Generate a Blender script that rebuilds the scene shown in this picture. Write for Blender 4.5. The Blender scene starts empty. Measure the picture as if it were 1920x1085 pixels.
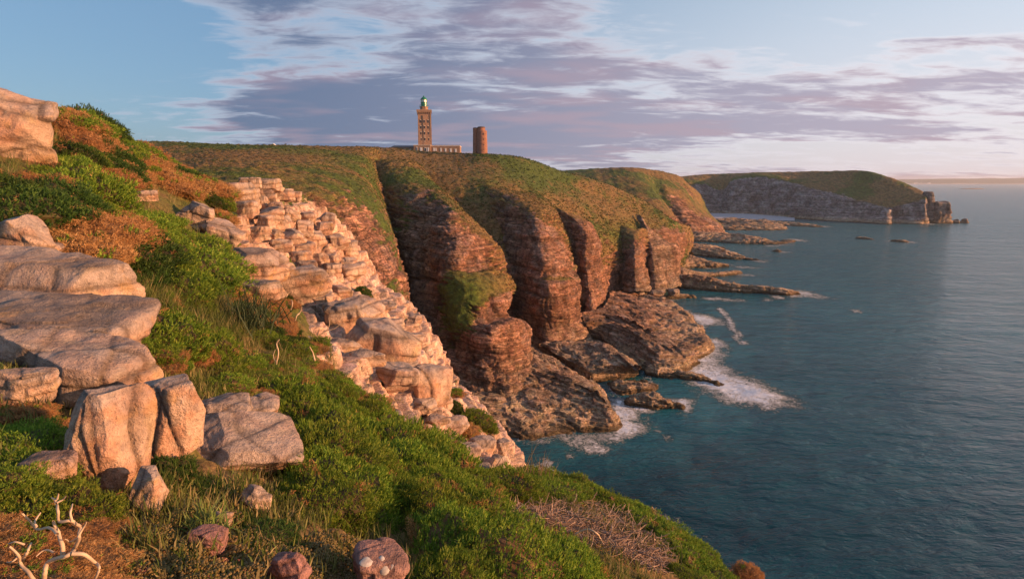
import bpy, math, random
import numpy as np
from mathutils import Vector, Matrix

# ------------------------------------------------------------------ camera
F = 1050.0                       # focal length in photo pixels (1920 wide)
PITCH = math.atan((542.5 - 338.0) / F)
EYE = np.array((0.0, 0.0, 60.0))
SC = bpy.context.scene
COL = SC.collection
cam_d = bpy.data.cameras.new('camera'); cam = bpy.data.objects.new('camera', cam_d); COL.objects.link(cam)
cam_d.sensor_width = 36.0; cam_d.lens = 36.0 * F / 1920.0
cam_d.clip_start = 0.1; cam_d.clip_end = 80000
cam.location = EYE; cam.rotation_euler = (math.pi / 2 - PITCH, 0, 0)
SC.camera = cam

# ------------------------------------------------------------------ light
SUN_AZ = math.radians(101)       # clockwise from the view axis (+Y)
SUN_EL = math.radians(9.5)
sd = bpy.data.lights.new('sun', 'SUN'); sun = bpy.data.objects.new('sun', sd); COL.objects.link(sun)
sd.energy = 5.0; sd.angle = math.radians(0.6); sd.color = (1.0, 0.52, 0.25)
to_sun = Vector((math.sin(SUN_AZ) * math.cos(SUN_EL), math.cos(SUN_AZ) * math.cos(SUN_EL), math.sin(SUN_EL)))
sun.rotation_euler = to_sun.to_track_quat('Z', 'Y').to_euler()
sun.location = (300, -100, 200)

vs = SC.view_settings
vs.view_transform = 'Standard'; vs.look = 'None'; vs.exposure = 0.78; vs.gamma = 1.0; vs.use_curve_mapping = False
SC.cycles.max_bounces = 6; SC.cycles.diffuse_bounces = 3; SC.cycles.volume_bounces = 0
SC.cycles.use_denoising = True

# ------------------------------------------------------------------ node helpers
class NT:
    def __init__(s, tree): s.t = tree; s.n = tree.nodes; s.l = tree.links
    def new(s, typ, **kw):
        n = s.n.new(typ)
        for k, v in kw.items():
            if k == 'inp':
                for kk, vv in v.items(): s.set(n, kk, vv)
            else: setattr(n, k, v)
        return n
    def set(s, n, key, v):
        sock = n.inputs[key]
        if isinstance(v, bpy.types.NodeSocket): s.l.new(v, sock)
        else: sock.default_value = v
    def math(s, op, a, b=0.0, c=0.0, clamp=False):
        n = s.new('ShaderNodeMath', operation=op, use_clamp=clamp)
        s.set(n, 0, a); s.set(n, 1, b); s.set(n, 2, c); return n.outputs[0]
    def vmath(s, op, a, b=(0, 0, 0)):
        n = s.new('ShaderNodeVectorMath', operation=op); s.set(n, 0, a); s.set(n, 1, b)
        return n.outputs[0] if op not in ('DOT_PRODUCT', 'LENGTH') else n.outputs[1]
    def noise(s, vec, scale, detail=4, rough=0.55, dist=0.0, out=0):
        n = s.new('ShaderNodeTexNoise', inp={'Vector': vec, 'Scale': scale, 'Detail': detail, 'Roughness': rough, 'Distortion': dist})
        return n.outputs[out]
    def ramp(s, fac, stops, interp='LINEAR'):
        n = s.new('ShaderNodeValToRGB'); s.set(n, 0, fac); r = n.color_ramp; r.interpolation = interp
        while len(r.elements) < len(stops): r.elements.new(0.5)
        for e, (p, c) in zip(r.elements, stops):
            e.position = p; e.color = (*c, 1) if not np.isscalar(c) else (c, c, c, 1)
        return n.outputs[0]
    def mix(s, fac, a, b, blend='MIX'):
        n = s.new('ShaderNodeMix', data_type='RGBA', blend_type=blend)
        s.set(n, 0, fac); 
        for k, v in ((6, a), (7, b)):
            if not isinstance(v, bpy.types.NodeSocket): v = (*v, 1) if len(v) == 3 else v
            s.set(n, k, v)
        return n.outputs[2]
    def maprange(s, v, a, b, c=0.0, d=1.0, smooth=True):
        n = s.new('ShaderNodeMapRange', interpolation_type='SMOOTHSTEP' if smooth else 'LINEAR')
        for i, x in enumerate((v, a, b, c, d)): s.set(n, i, x)
        return n.outputs[0]

# ------------------------------------------------------------------ sky
W = bpy.data.worlds.new('World'); SC.world = W; W.use_nodes = True
nt = NT(W.node_tree); nt.n.clear()
wo = nt.new('ShaderNodeOutputWorld'); bg = nt.new('ShaderNodeBackground')
SKY_STRENGTH = 0.105
bg.inputs[1].default_value = SKY_STRENGTH
nt.l.new(bg.outputs[0], wo.inputs[0])
sky = nt.new('ShaderNodeTexSky', sky_type='NISHITA')
sky.sun_disc = False; sky.sun_elevation = SUN_EL; sky.sun_rotation = SUN_AZ
sky.altitude = 60; sky.air_density = 1.0; sky.dust_density = 1.4; sky.ozone_density = 2.2
tc = nt.new('ShaderNodeTexCoord')
d = tc.outputs['Generated']
sep = nt.new('ShaderNodeSeparateXYZ', inp={0: d})
dx, dy, dz = sep.outputs
zz = nt.math('ADD', nt.math('MAXIMUM', dz, 0.0), 0.10)
px = nt.math('DIVIDE', dx, zz); py = nt.math('DIVIDE', dy, zz)
pv = nt.new('ShaderNodeCombineXYZ', inp={0: px, 1: py, 2: 0.0}).outputs[0]
# cloud sheet: wide bands broken into small altocumulus cells
rot = nt.new('ShaderNodeMapping', inp={'Vector': pv, 'Rotation': (0, 0, math.radians(-16)), 'Scale': (0.62, 1.15, 1.0), 'Location': (0.35, 0.2, 0.0)}).outputs[0]
big = nt.noise(rot, 0.55, 3, 0.5, 0.3)
mid = nt.noise(rot, 1.9, 5, 0.58, 0.5)
fine = nt.noise(rot, 4.6, 6, 0.62, 0.6)
dens = nt.math('ADD', nt.math('MULTIPLY', big, 0.95), nt.math('ADD', nt.math('MULTIPLY', mid, 0.75), nt.math('MULTIPLY', fine, 0.50)))
# clearer air in the western (left) part, heavier bank in the middle of the view
az = nt.math('ARCTAN2', dx, dy)
clear = nt.maprange(az, -0.66, -0.30, -0.34, 0.0)
bank = nt.math('MULTIPLY', nt.maprange(az, -0.60, -0.30, 0.0, 1.0), nt.maprange(az, -0.05, 0.30, 1.0, 0.0))
dens = nt.math('ADD', nt.math('ADD', dens, clear), nt.math('MULTIPLY', bank, 0.20))
layer = nt.math('MULTIPLY', nt.maprange(dz, 0.02, 0.07), nt.maprange(dz, 0.10, 0.17, 1.0, 0.0))
dens = nt.math('ADD', dens, nt.math('MULTIPLY', layer, 0.12))
mask = nt.maprange(dens, 1.00, 1.20)
thick = nt.maprange(dens, 1.06, 1.30)
sunside = nt.math('MULTIPLY', nt.maprange(az, -0.5, 0.75), nt.maprange(dz, 0.12, 0.62, 1.0, 0.12))   # the glow sinks away from the low sun towards the zenith
low = nt.maprange(dz, 0.0, 0.30, 1.0, 0.0)
K = 1.0 / SKY_STRENGTH
def kc(c): return tuple(x * K * 0.72 for x in c)
lit = nt.mix(sunside, kc((0.44, 0.48, 0.58)), kc((0.74, 0.71, 0.75)))
dark = nt.mix(sunside, kc((0.105, 0.145, 0.245)), kc((0.36, 0.325, 0.41)))
pinkn = nt.maprange(nt.noise(rot, 1.3, 3, 0.5), 0.45, 0.65)
dark = nt.mix(nt.math('MULTIPLY', pinkn, 0.55), dark, kc((0.38, 0.26, 0.31)))
cloud = nt.mix(thick, lit, dark)
base = nt.mix(0.62, sky.outputs[0], nt.mix(sunside, kc((0.15, 0.28, 0.46)), kc((0.70, 0.75, 0.83))))
veil = nt.math('MULTIPLY', low, nt.math('MULTIPLY', sunside, 0.55))
base = nt.mix(veil, base, kc((0.66, 0.56, 0.62)))
skycol = nt.mix(nt.math('MULTIPLY', mask, 0.88), base, cloud)
nt.l.new(skycol, bg.inputs[0])

# ------------------------------------------------------------------ projection: photo pixel -> place
cp, sp = math.cos(PITCH), math.sin(PITCH)
def ray(u, v):
    xc = (u - 960.0) / F; yc = (542.5 - v) / F
    return np.array((xc, cp + yc * sp, -sp + yc * cp))
def P(u, v, Y): d = ray(u, v); return EYE + d * (Y / d[1])
def Zp(u, v, z): d = ray(u, v); return EYE + d * ((z - EYE[2]) / d[2])
def proj(G):
    q = G - EYE
    zc = q[..., 1] * cp - q[..., 2] * sp
    yc = q[..., 1] * sp + q[..., 2] * cp
    zc = np.where(zc < 0.05, 0.05, zc)
    return 960 + F * q[..., 0] / zc, 542.5 - F * yc / zc, zc

# ------------------------------------------------------------------ numpy noise
def _h(ix, iy, iz, seed):
    h = (ix.astype(np.uint32) * np.uint32(374761393) + iy.astype(np.uint32) * np.uint32(668265263)
         + iz.astype(np.uint32) * np.uint32(2147483647) + np.uint32((seed * 974634777 + 12345) & 0xffffffff))
    h = (h ^ (h >> np.uint32(13))) * np.uint32(1274126177)
    h = (h ^ (h >> np.uint32(16))) * np.uint32(2246822519)
    h ^= h >> np.uint32(13)
    return h.astype(np.float32) * np.float32(1 / 4294967296.0)
def vnoise(p, seed=0):
    p = np.asarray(p, dtype=np.float32) + 1000.0
    i = np.floor(p).astype(np.int64); f = p - i
    f = f * f * f * (f * (f * 6 - 15) + 10)
    x, y, z = i[..., 0], i[..., 1], i[..., 2]; fx, fy, fz = f[..., 0], f[..., 1], f[..., 2]
    def L(a, b, t): return a + (b - a) * t
    c = [[[_h(x + a, y + b, z + c_, seed) for c_ in (0, 1)] for b in (0, 1)] for a in (0, 1)]
    r = L(L(L(c[0][0][0], c[1][0][0], fx), L(c[0][1][0], c[1][1][0], fx), fy),
          L(L(c[0][0][1], c[1][0][1], fx), L(c[0][1][1], c[1][1][1], fx), fy), fz)
    return r * 2 - 1
def fbm(p, o=4, seed=0, gain=0.5, lac=2.03):
    p = np.asarray(p, dtype=np.float32); s = 0; a = 1.0; t = 0
    for k in range(o):
        s = s + a * vnoise(p, seed + k * 7); t += a; a *= gain; p = p * lac + 3.7
    return s / t
def n1(x, seed=0):
    x = np.asarray(x, dtype=np.float32)
    return vnoise(np.stack([x, np.zeros_like(x) + 0.5, np.zeros_like(x) + 0.5], -1), seed)
def worley(p, seed=0, jit=0.85):
    p = np.asarray(p, dtype=np.float32) + 1000.0
    i = np.floor(p).astype(np.int64); f = (p - i).astype(np.float32)
    sh = p.shape[:-1]; F1 = np.full(sh, 9.0, np.float32); F2 = F1.copy(); ID = np.zeros(sh, np.float32)
    for a in (-1, 0, 1):
        for b in (-1, 0, 1):
            for c in (-1, 0, 1):
                x, y, z = i[..., 0] + a, i[..., 1] + b, i[..., 2] + c
                qx = a + 0.5 + jit * (_h(x, y, z, seed) - .5) - f[..., 0]
                qy = b + 0.5 + jit * (_h(x, y, z, seed + 1) - .5) - f[..., 1]
                qz = c + 0.5 + jit * (_h(x, y, z, seed + 2) - .5) - f[..., 2]
                dd = qx * qx + qy * qy + qz * qz
                m = dd < F1
                F2 = np.where(m, F1, np.minimum(F2, dd)); ID = np.where(m, _h(x, y, z, seed + 3), ID); F1 = np.where(m, dd, F1)
    return np.sqrt(F1), np.sqrt(F2), ID
def brick(G, bed, w, h, seed):
    """bedded, jointed stone: layers of uneven thickness cut by upright joints; returns block id and joint mask"""
    bz = bed / h; bz = bz + 0.42 * n1(bz * 0.63, seed + 70); k = np.floor(bz).astype(np.int64); fz = bz - k
    zero = np.zeros_like(k); off = _h(k + 500, zero, zero, seed + 71) * 9; wk = 0.65 + 0.8 * _h(k + 500, zero, zero, seed + 72)
    a = 0.45; ca, sa = math.cos(a), math.sin(a)
    wx = 0.30 * vnoise(G / w * 0.9, seed + 73); wy = 0.30 * vnoise(G / w * 0.9, seed + 74)
    X = (G[..., 0] * ca + G[..., 1] * sa) / (w * wk) + off + wx; Y = (-G[..., 0] * sa + G[..., 1] * ca) / (w * wk) + off * 1.7 + wy
    ix = np.floor(X).astype(np.int64); iy = np.floor(Y).astype(np.int64); fx = X - ix; fy = Y - iy
    ID = _h(ix + 5000, iy + 5000, k + 500, seed + 75)
    e = np.minimum(np.minimum(np.minimum(fx, 1 - fx), np.minimum(fy, 1 - fy)) * w * wk, np.minimum(fz, 1 - fz) * h)
    return fz, fx, ID, np.exp(-e / (0.055 * w))
def sstep(a, b, x): t = np.clip((x - a) / (b - a), 0, 1); return t * t * (3 - 2 * t)

# ------------------------------------------------------------------ mesh helpers
def tag(o, label=None, cat=None, group=None, kind=None):
    if label: o['label'] = label
    if cat: o['category'] = cat
    if group: o['group'] = group
    if kind: o['kind'] = kind
    return o
def link(name, me, mat=None, parent=None):
    o = bpy.data.objects.new(name, me); COL.objects.link(o)
    if mat is not None and me is not None and not me.materials: me.materials.append(mat)
    if parent is not None: o.parent = parent
    return o
def mesh_np(name, V, faces, col=None, smooth=True):
    """V (n,3); faces (m,k) int array of one arity; col (n,3) linear colour per vertex"""
    me = bpy.data.meshes.new(name)
    V = np.ascontiguousarray(V, dtype=np.float32); faces = np.ascontiguousarray(faces, dtype=np.int32)
    n, (m, k) = len(V), faces.shape
    me.vertices.add(n); me.vertices.foreach_set('co', V.ravel())
    me.loops.add(m * k); me.loops.foreach_set('vertex_index', faces.ravel())
    me.polygons.add(m); me.polygons.foreach_set('loop_start', np.arange(0, m * k, k, dtype=np.int32))
    me.polygons.foreach_set('use_smooth', np.full(m, smooth, dtype=bool))
    if col is not None:
        a = me.color_attributes.new('Col', 'FLOAT_COLOR', 'POINT')
        c4 = np.ones((n, 4), np.float32); c4[:, :3] = col; a.data.foreach_set('color', c4.ravel())
    me.update(calc_edges=True); me.validate()
    return me
def grid_faces(nv, nu, wrap=False):
    idx = np.arange(nv * nu).reshape(nv, nu)
    if wrap: idx = np.concatenate([idx, idx[:, :1]], 1)
    return np.stack([idx[:-1, :-1], idx[1:, :-1], idx[1:, 1:], idx[:-1, 1:]], -1).reshape(-1, 4)
def gnormals(G):
    dr = np.gradient(G, axis=0); dc = np.gradient(G, axis=1)
    n = np.cross(dr, dc); return n / (np.linalg.norm(n, axis=-1, keepdims=True) + 1e-9)
def attr_f(me, name, val):
    a = me.attributes.new(name, 'FLOAT', 'POINT'); a.data.foreach_set('value', np.ascontiguousarray(val, dtype=np.float32).ravel())

def catmull(C, counts, axis):
    """C control array, interpolate along axis with counts[i] samples per interval"""
    C = np.moveaxis(C, axis, 0); n = len(C); out = []
    for i in range(n - 1):
        p1, p2 = C[i], C[i + 1]
        p0 = C[i - 1] if i else 2 * p1 - p2
        p3 = C[i + 2] if i + 2 < n else 2 * p2 - p1
        m = counts[i]; t = (np.arange(m) / m).reshape((-1,) + (1,) * (C.ndim - 1))
        # limit tangents so that uneven spacing does not overshoot
        d = p2 - p1; m1 = (p2 - p0) * 0.5; m2 = (p3 - p1) * 0.5
        L = np.linalg.norm(d[..., :3], axis=-1, keepdims=True) + 1e-6
        for mm in (m1, m2):
            l = np.linalg.norm(mm[..., :3], axis=-1, keepdims=True) + 1e-6
            mm *= np.minimum(1.0, 1.3 * L / l)
        t2, t3 = t * t, t * t * t
        out.append((2 * t3 - 3 * t2 + 1) * p1 + (t3 - 2 * t2 + t) * m1 + (-2 * t3 + 3 * t2) * p2 + (t3 - t2) * m2)
    out.append(C[-1:]); return np.moveaxis(np.concatenate(out, 0), 0, axis)

def loft(rows, step=1.8, maxseg=90, deep=5.0):
    """rows of equal length; a point is (u,v,Y[,veg[,tone]]) or ('z',u,v,z[,veg[,tone]]) or ('w',x,y,z[,veg[,tone]])"""
    A = []
    for r in rows:
        rr = []
        for q in r:
            if q[0] == 'z': p = Zp(q[1], q[2], q[3]); ex = q[4:]
            elif q[0] == 'w': p = np.array(q[1:4], float); ex = q[4:]
            else: p = P(*q[:3]); ex = q[3:]
            ex = list(ex) + [0.5, 1.0][len(ex):]
            rr.append(np.concatenate([p, ex]))
        A.append(rr)
    A = np.array(A)
    U, Vv, Zc = proj(A[..., :3])
    def counts(ax):
        du = np.diff(U, axis=ax); dv = np.diff(Vv, axis=ax); L = np.hypot(du, dv)
        inside = (U > -80) & (U < 2000) & (Vv < 1160)
        i0 = np.take(inside, range(0, inside.shape[ax] - 1), ax); i1 = np.take(inside, range(1, inside.shape[ax]), ax)
        D3 = np.linalg.norm(np.diff(A[..., :3], axis=ax), axis=-1) / np.minimum(np.take(Zc, range(0, Zc.shape[ax] - 1), ax), np.take(Zc, range(1, Zc.shape[ax]), ax)) * F
        L = np.where(i0 | i1, L / step, np.minimum(L / step, 12)); L = np.maximum(L, np.minimum(D3 / (step * deep), 60))
        return np.clip(np.ceil(np.max(L, axis=1 - ax)), 3, maxseg).astype(int)
    cr, cc = counts(0), counts(1)
    B = catmull(A, cc, 1); B = catmull(B, cr, 0)
    return B[..., :3], np.clip(B[..., 3], 0, 1), B[..., 4]

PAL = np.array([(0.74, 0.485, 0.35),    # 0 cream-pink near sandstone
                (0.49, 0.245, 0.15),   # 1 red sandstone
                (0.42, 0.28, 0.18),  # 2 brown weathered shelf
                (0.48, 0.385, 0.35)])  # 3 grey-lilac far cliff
def pal(t):
    t = np.clip(t, 0, 2.999); i = t.astype(int); f = (t - i)[..., None]
    return PAL[i] * (1 - f) + PAL[i + 1] * f

def heath_field(G): return fbm(G / 38.0, 4, 401) * 1.6 - 0.14
def terrain(G, veg, tone, s=2.0, amp=0.8, vamp=0.6, seed=0, strata=1.0, tilt=(0.05, 0.03), shore=True, vbias=0.0, green=0.5, blocks=1.0, terrace=0.0, lush=None):
    """displace a lofted sheet into fractured bedded rock and scrub, return G, colour"""
    n = gnormals(G)
    p = G / s
    lush = np.zeros(G.shape[:2]) if lush is None else lush
    wob = fbm(p * 0.22, 3, seed + 50)
    bed = G[..., 2] + tilt[0] * G[..., 0] + tilt[1] * G[..., 1] + wob * s * 0.5
    vg = veg + 0.33 * fbm(p * 0.28, 4, seed + 3) + 0.18 * fbm(p * 1.1, 3, seed + 4) + 0.22 * (n[..., 2] - 0.45) + vbias
    vm = sstep(0.40, 0.62, vg)
    F1, F2, ID, crack = brick(G, bed, 2.3 * s, 1.15 * s, seed)
    _, _, IDb, crackb = brick(G, bed + 0.3 * s, 0.8 * s, 0.42 * s, seed + 20)
    led = n1(bed / (0.75 * s), seed + 5) + 0.5 * n1(bed / (0.26 * s), seed + 6)
    groove = np.exp(-np.abs(n1(bed / (0.9 * s), seed + 8)) * 16)
    steep = np.clip(1.25 - np.abs(n[..., 2]), 0, 1)
    flute = fbm(np.stack([p[..., 0] * 0.33, p[..., 1] * 0.33, p[..., 2] * 0.07], -1), 3, seed + 62)
    _, _, IDc, crackc = brick(G, bed + 1.7 * s, 5.2 * s, 3.1 * s, seed + 40)
    dr = amp * (blocks * (1.3 * (IDc - .5) - 0.55 * crackc) + 1.7 * fbm(p * 0.12, 3, seed + 9) + 1.0 * flute + 0.35 * fbm(p * 0.5, 3, seed + 63)
                + blocks * (0.80 * (ID - .5) + 0.34 * (IDb - .5) - 0.42 * crack - 0.16 * crackb)
                + 0.16 * fbm(p * 2.2, 3, seed + 10) + strata * steep * (0.36 * led - 0.20 * groove))
    nr = gnormals(G + n * np.array((1, 1, .55)) * dr[..., None])
    vg = vg + 0.45 * (nr[..., 2] - n[..., 2]) * sstep(0.02, 0.3, veg + vbias)
    vm = sstep(0.40, 0.62, vg)
    bush = worley(p * 0.9 / max(vamp, 0.3) * 0.8, seed + 30)[0]
    dv = vamp * (0.9 * (0.55 - bush) + 0.45 * fbm(p * 1.6, 3, seed + 11) + 0.5 * fbm(p * 0.4, 3, seed + 12))
    disp = dr * (1 - vm) + dv * vm
    nn = n.copy(); nn[..., 2] *= np.where(vm > 0.5, 1.0, 0.55)
    G2 = G + nn * disp[..., None]
    if terrace > 0:
        t = (G2[..., 2] + tilt[0] * G2[..., 0] + tilt[1] * G2[..., 1] + wob * s * 0.4) / terrace
        f = t - np.floor(t); st = sstep(0.30, 0.70, f)
        G2[..., 2] += (st - f) * terrace * 0.85 * (1 - vm)
    # ---- colour that belongs to the stone and the plants
    n2 = gnormals(G2)
    c = pal(tone)
    band = n1(bed / (0.9 * s), seed + 13) * 0.5 + n1(bed / (0.3 * s), seed + 14) * 0.35
    c = c * (1 + 0.22 * band + 0.30 * fbm(p * 0.7, 4, seed + 15))[..., None]
    c = c * (1 + 0.35 * (IDb - 0.5) + 0.3 * (ID - 0.5))[..., None]
    warm = sstep(-0.1, 0.5, fbm(p * 0.3, 3, seed + 16))[..., None]
    c = c * (1 - 0.35 * warm) + 0.35 * warm * (np.array((0.46, 0.21, 0.11)) + np.clip(1 - tone, 0, 1)[..., None] * np.array((0.14, 0.14, 0.09))) * np.clip(tone < 2.4, 0, 1)[..., None] + c * 0.35 * warm * np.clip(tone >= 2.4, 0, 1)[..., None]
    grey = sstep(0.15, 0.55, fbm(p * 0.5, 4, seed + 17) + 0.35 * n2[..., 2])[..., None]
    c = c * (1 - 0.35 * grey) + 0.35 * grey * (np.array((0.27, 0.235, 0.21)) + np.clip(1 - tone, 0, 1)[..., None] * np.array((0.16, 0.13, 0.11)))
    lich = sstep(0.30, 0.55, fbm(p * 1.3, 4, seed + 18))[..., None]
    c = c * (1 - 0.15 * lich) + 0.15 * lich * np.array((0.45, 0.38, 0.28))
    drk = sstep(0.05, 0.45, fbm(np.stack([p[..., 0] * .7, p[..., 1] * .7, p[..., 2] * .22], -1), 4, seed + 64))[..., None]
    c = c * (1 - (0.42 - 0.22 * np.clip(1 - tone, 0, 1)[..., None]) * drk)
    c = c * (1 - 0.5 * np.maximum(np.maximum(crack, crackc), 0.7 * crackb))[..., None]
    if shore:
        sh = sstep(6.5, 2.5, G2[..., 2] + 2.5 * wob)[..., None]
        c = c * (1 - 0.75 * sh) + 0.75 * sh * (np.array((0.50, 0.345, 0.215)) * (1 + 0.45 * fbm(p * 1.2, 4, seed + 19) + 0.25 * band)[..., None])
        wet = sstep(1.9, 0.7, G2[..., 2] + 0.5 * fbm(p * 0.8, 3, seed + 21))[..., None]
        c = c * (1 - 0.8 * wet) + 0.8 * wet * np.array((0.085, 0.06, 0.028))
    f1 = fbm(p * 0.33, 4, seed + 22); f2 = fbm(p * 1.3, 4, seed + 23)
    g = np.array((0.145, 0.115, 0.032)) * np.ones_like(c)
    hf = heath_field(G)
    gr = sstep(-0.25, 0.35, 0.6 * f1 + 1.1 * hf + (green - 0.5) * 1.2)[..., None]
    g = g * (1 - gr) + gr * np.array((0.078, 0.105, 0.020))
    br = sstep(0.05, 0.50, 0.8 * f2 - 0.3 * f1 - 1.0 * hf + 0.15)[..., None]
    br = br * (1 - lush[..., None]); gr = np.maximum(gr, lush[..., None]); g = g * (1 - lush[..., None]) + lush[..., None] * np.array((0.095, 0.125, 0.022))
    g = g * (1 - 0.75 * br) + 0.75 * br * np.array((0.235, 0.13, 0.052))
    dk = sstep(0.05, 0.40, fbm(p * 2.1, 3, seed + 24))[..., None]
    g = g * (1 - 0.5 * dk) + 0.5 * dk * np.array((0.035, 0.048, 0.014))
    vcol = sstep(0.42, 0.56, vg + 0.15 * fbm(p * 2.5, 2, seed + 25))[..., None]
    c = np.clip(c, 0.01, 0.9) * (1 - vcol) + g * vcol
    return G2, np.clip(c, 0.005, 0.9), vm

# ------------------------------------------------------------------ materials
def principled(name, rough=0.85, spec=0.3):
    m = bpy.data.materials.new(name); m.use_nodes = True
    t = NT(m.node_tree); b = t.n['Principled BSDF']
    b.inputs['Roughness'].default_value = rough; b.inputs['Specular IOR Level'].default_value = spec
    return m, t, b
def mat_terrain(name, sc, bump=0.5, dist=0.3, rough=0.92, strata=0.6):
    """vertex colour of stone and plants, broken up with grain, bedding lines and upright joints; sc = grains per metre"""
    m, t, b = principled(name, rough, 0.2)
    geo = t.new('ShaderNodeNewGeometry').outputs['Position']
    col = t.new('ShaderNodeAttribute', attribute_name='Col').outputs['Color']
    stone = t.math('SUBTRACT', 1.0, t.new('ShaderNodeAttribute', attribute_name='veg').outputs['Fac'])
    a = t.noise(geo, sc, 6, 0.65); bb = t.noise(geo, sc * 4.3, 4, 0.68)
    k = t.math('ADD', t.maprange(a, 0.25, 0.75, 0.55, 1.45), t.maprange(bb, 0.3, 0.7, -0.3, 0.3))
    # bedding: thin dark partings, gently warped; joints: upright cracks
    warp = t.vmath('MULTIPLY', t.vmath('SUBTRACT', t.noise(geo, sc * .35, 3, .5, out=1), (.5, .5, .5)), (0, 0, 1.1 / sc))
    wp = t.vmath('ADD', geo, warp)
    bv = t.new('ShaderNodeMapping', inp={'Vector': wp, 'Rotation': (0.04, -0.09, 0), 'Scale': (.10, .10, 2.0)}).outputs[0]
    bed = t.noise(bv, sc, 3, .62); bed2 = t.noise(bv, sc * 2.7, 2, .6)
    part = t.math('MAXIMUM', t.maprange(t.math('ABSOLUTE', t.math('SUBTRACT', bed, .5)), .0, .030, 1.0, 0.0), t.math('MULTIPLY', t.maprange(t.math('ABSOLUTE', t.math('SUBTRACT', bed2, .47)), .0, .035, 1.0, 0.0), .6))
    jv = t.new('ShaderNodeMapping', inp={'Vector': geo, 'Rotation': (0, 0.05, 0.4), 'Scale': (1.0, 1.0, .22)}).outputs[0]
    vor = t.new('ShaderNodeTexVoronoi', feature='DISTANCE_TO_EDGE', inp={'Vector': t.vmath('ADD', jv, t.vmath('MULTIPLY', t.vmath('SUBTRACT', t.noise(jv, sc * 1.2, 3, .6, out=1), (.5, .5, .5)), (.8 / sc,) * 3)), 'Scale': sc * .55}).outputs['Distance']
    joint = t.math('MULTIPLY', t.maprange(vor, 0.0, .045, 1.0, 0.0), t.maprange(t.noise(geo, sc * .4, 2, .5), .42, .58))
    crk = t.math('MULTIPLY', t.math('MULTIPLY', t.math('MAXIMUM', part, joint), stone), strata)
    tone = t.math('MULTIPLY', t.math('MULTIPLY', t.maprange(bed, .35, .65, -.28, .28), stone), strata)
    k = t.math('MULTIPLY', t.math('ADD', k, tone), t.math('SUBTRACT', 1.0, t.math('MULTIPLY', crk, .65)))
    kk = t.new('ShaderNodeCombineXYZ', inp={0: k, 1: k, 2: k}).outputs[0]
    c = t.mix(1.0, col, kk, 'MULTIPLY')
    hue = t.noise(geo, sc * 0.6, 3, 0.5, out=1)
    c = t.mix(0.16, c, hue, 'OVERLAY')
    t.set(b, 'Base Color', c)
    h = t.math('ADD', t.math('MULTIPLY', a, 1.0), t.math('MULTIPLY', bb, 0.5))
    h = t.math('ADD', h, t.math('MULTIPLY', t.math('MULTIPLY', bed, stone), 1.3 * strata))
    h = t.math('SUBTRACT', h, t.math('MULTIPLY', crk, .9))
    bp = t.new('ShaderNodeBump', inp={'Strength': bump, 'Distance': dist, 'Height': h})
    t.set(b, 'Normal', bp.outputs[0])
    return m
M_NEAR = mat_terrain('near_ground', 6.0, 0.7, 0.06, strata=.42)
M_MID = mat_terrain('cliff_rock_and_turf', 0.9, 0.9, 0.7, strata=.85)
M_FAR = mat_terrain('far_cliff', 0.26, 0.9, 2.4, strata=.8)
# ------------------------------------------------------------------ the land
GRIDS = {}
def land(name, rows, mat, label, step=2.2, key=None, kind='structure', deep=5.0, maxseg=90, cat=None, hook=None, lushes=None, **kw):
    G, veg, tone = loft(rows, step, maxseg, deep)
    if hook: veg, tone = hook(G, veg, tone)
    if lushes:
        U, V, _ = proj(G); kw['lush'] = np.clip(sum(a * np.exp(-((U - u) / ru) ** 2 - ((V - v) / rv) ** 2) for u, v, ru, rv, a in lushes), 0, 1)
    G2, c, vm = terrain(G, veg, tone, **kw)
    me = mesh_np(name, G2.reshape(-1, 3), grid_faces(*G2.shape[:2]), c.reshape(-1, 3))
    attr_f(me, 'veg', vm); o = link(name, me, mat); tag(o, label, cat, kind=kind)
    GRIDS[key or name] = (G2, gnormals(G2), vm, o)
    return o
def R(*pts, veg=None, tone=None):
    out = []
    for q in pts:
        k = 4 if q[0] in ('z', 'w') else 3
        ex = list(q[k:])
        if len(ex) < 1: ex.append(0.5 if veg is None else veg)
        if len(ex) < 2: ex.append(1.0 if tone is None else tone)
        out.append(tuple(q[:k]) + tuple(ex))
    return out
def patches(lst, what='veg'):
    """lst of (u, v, ru, rv, delta): turf or bare stone seen at a place"""
    def hook(G, veg, tone):
        U, V, _ = proj(G); veg = veg.copy()
        for (u, v, ru, rv, dlt) in lst:
            veg += dlt * np.exp(-((U - u) / ru) ** 2 - ((V - v) / rv) ** 2)
        return veg, tone
    return hook

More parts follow.
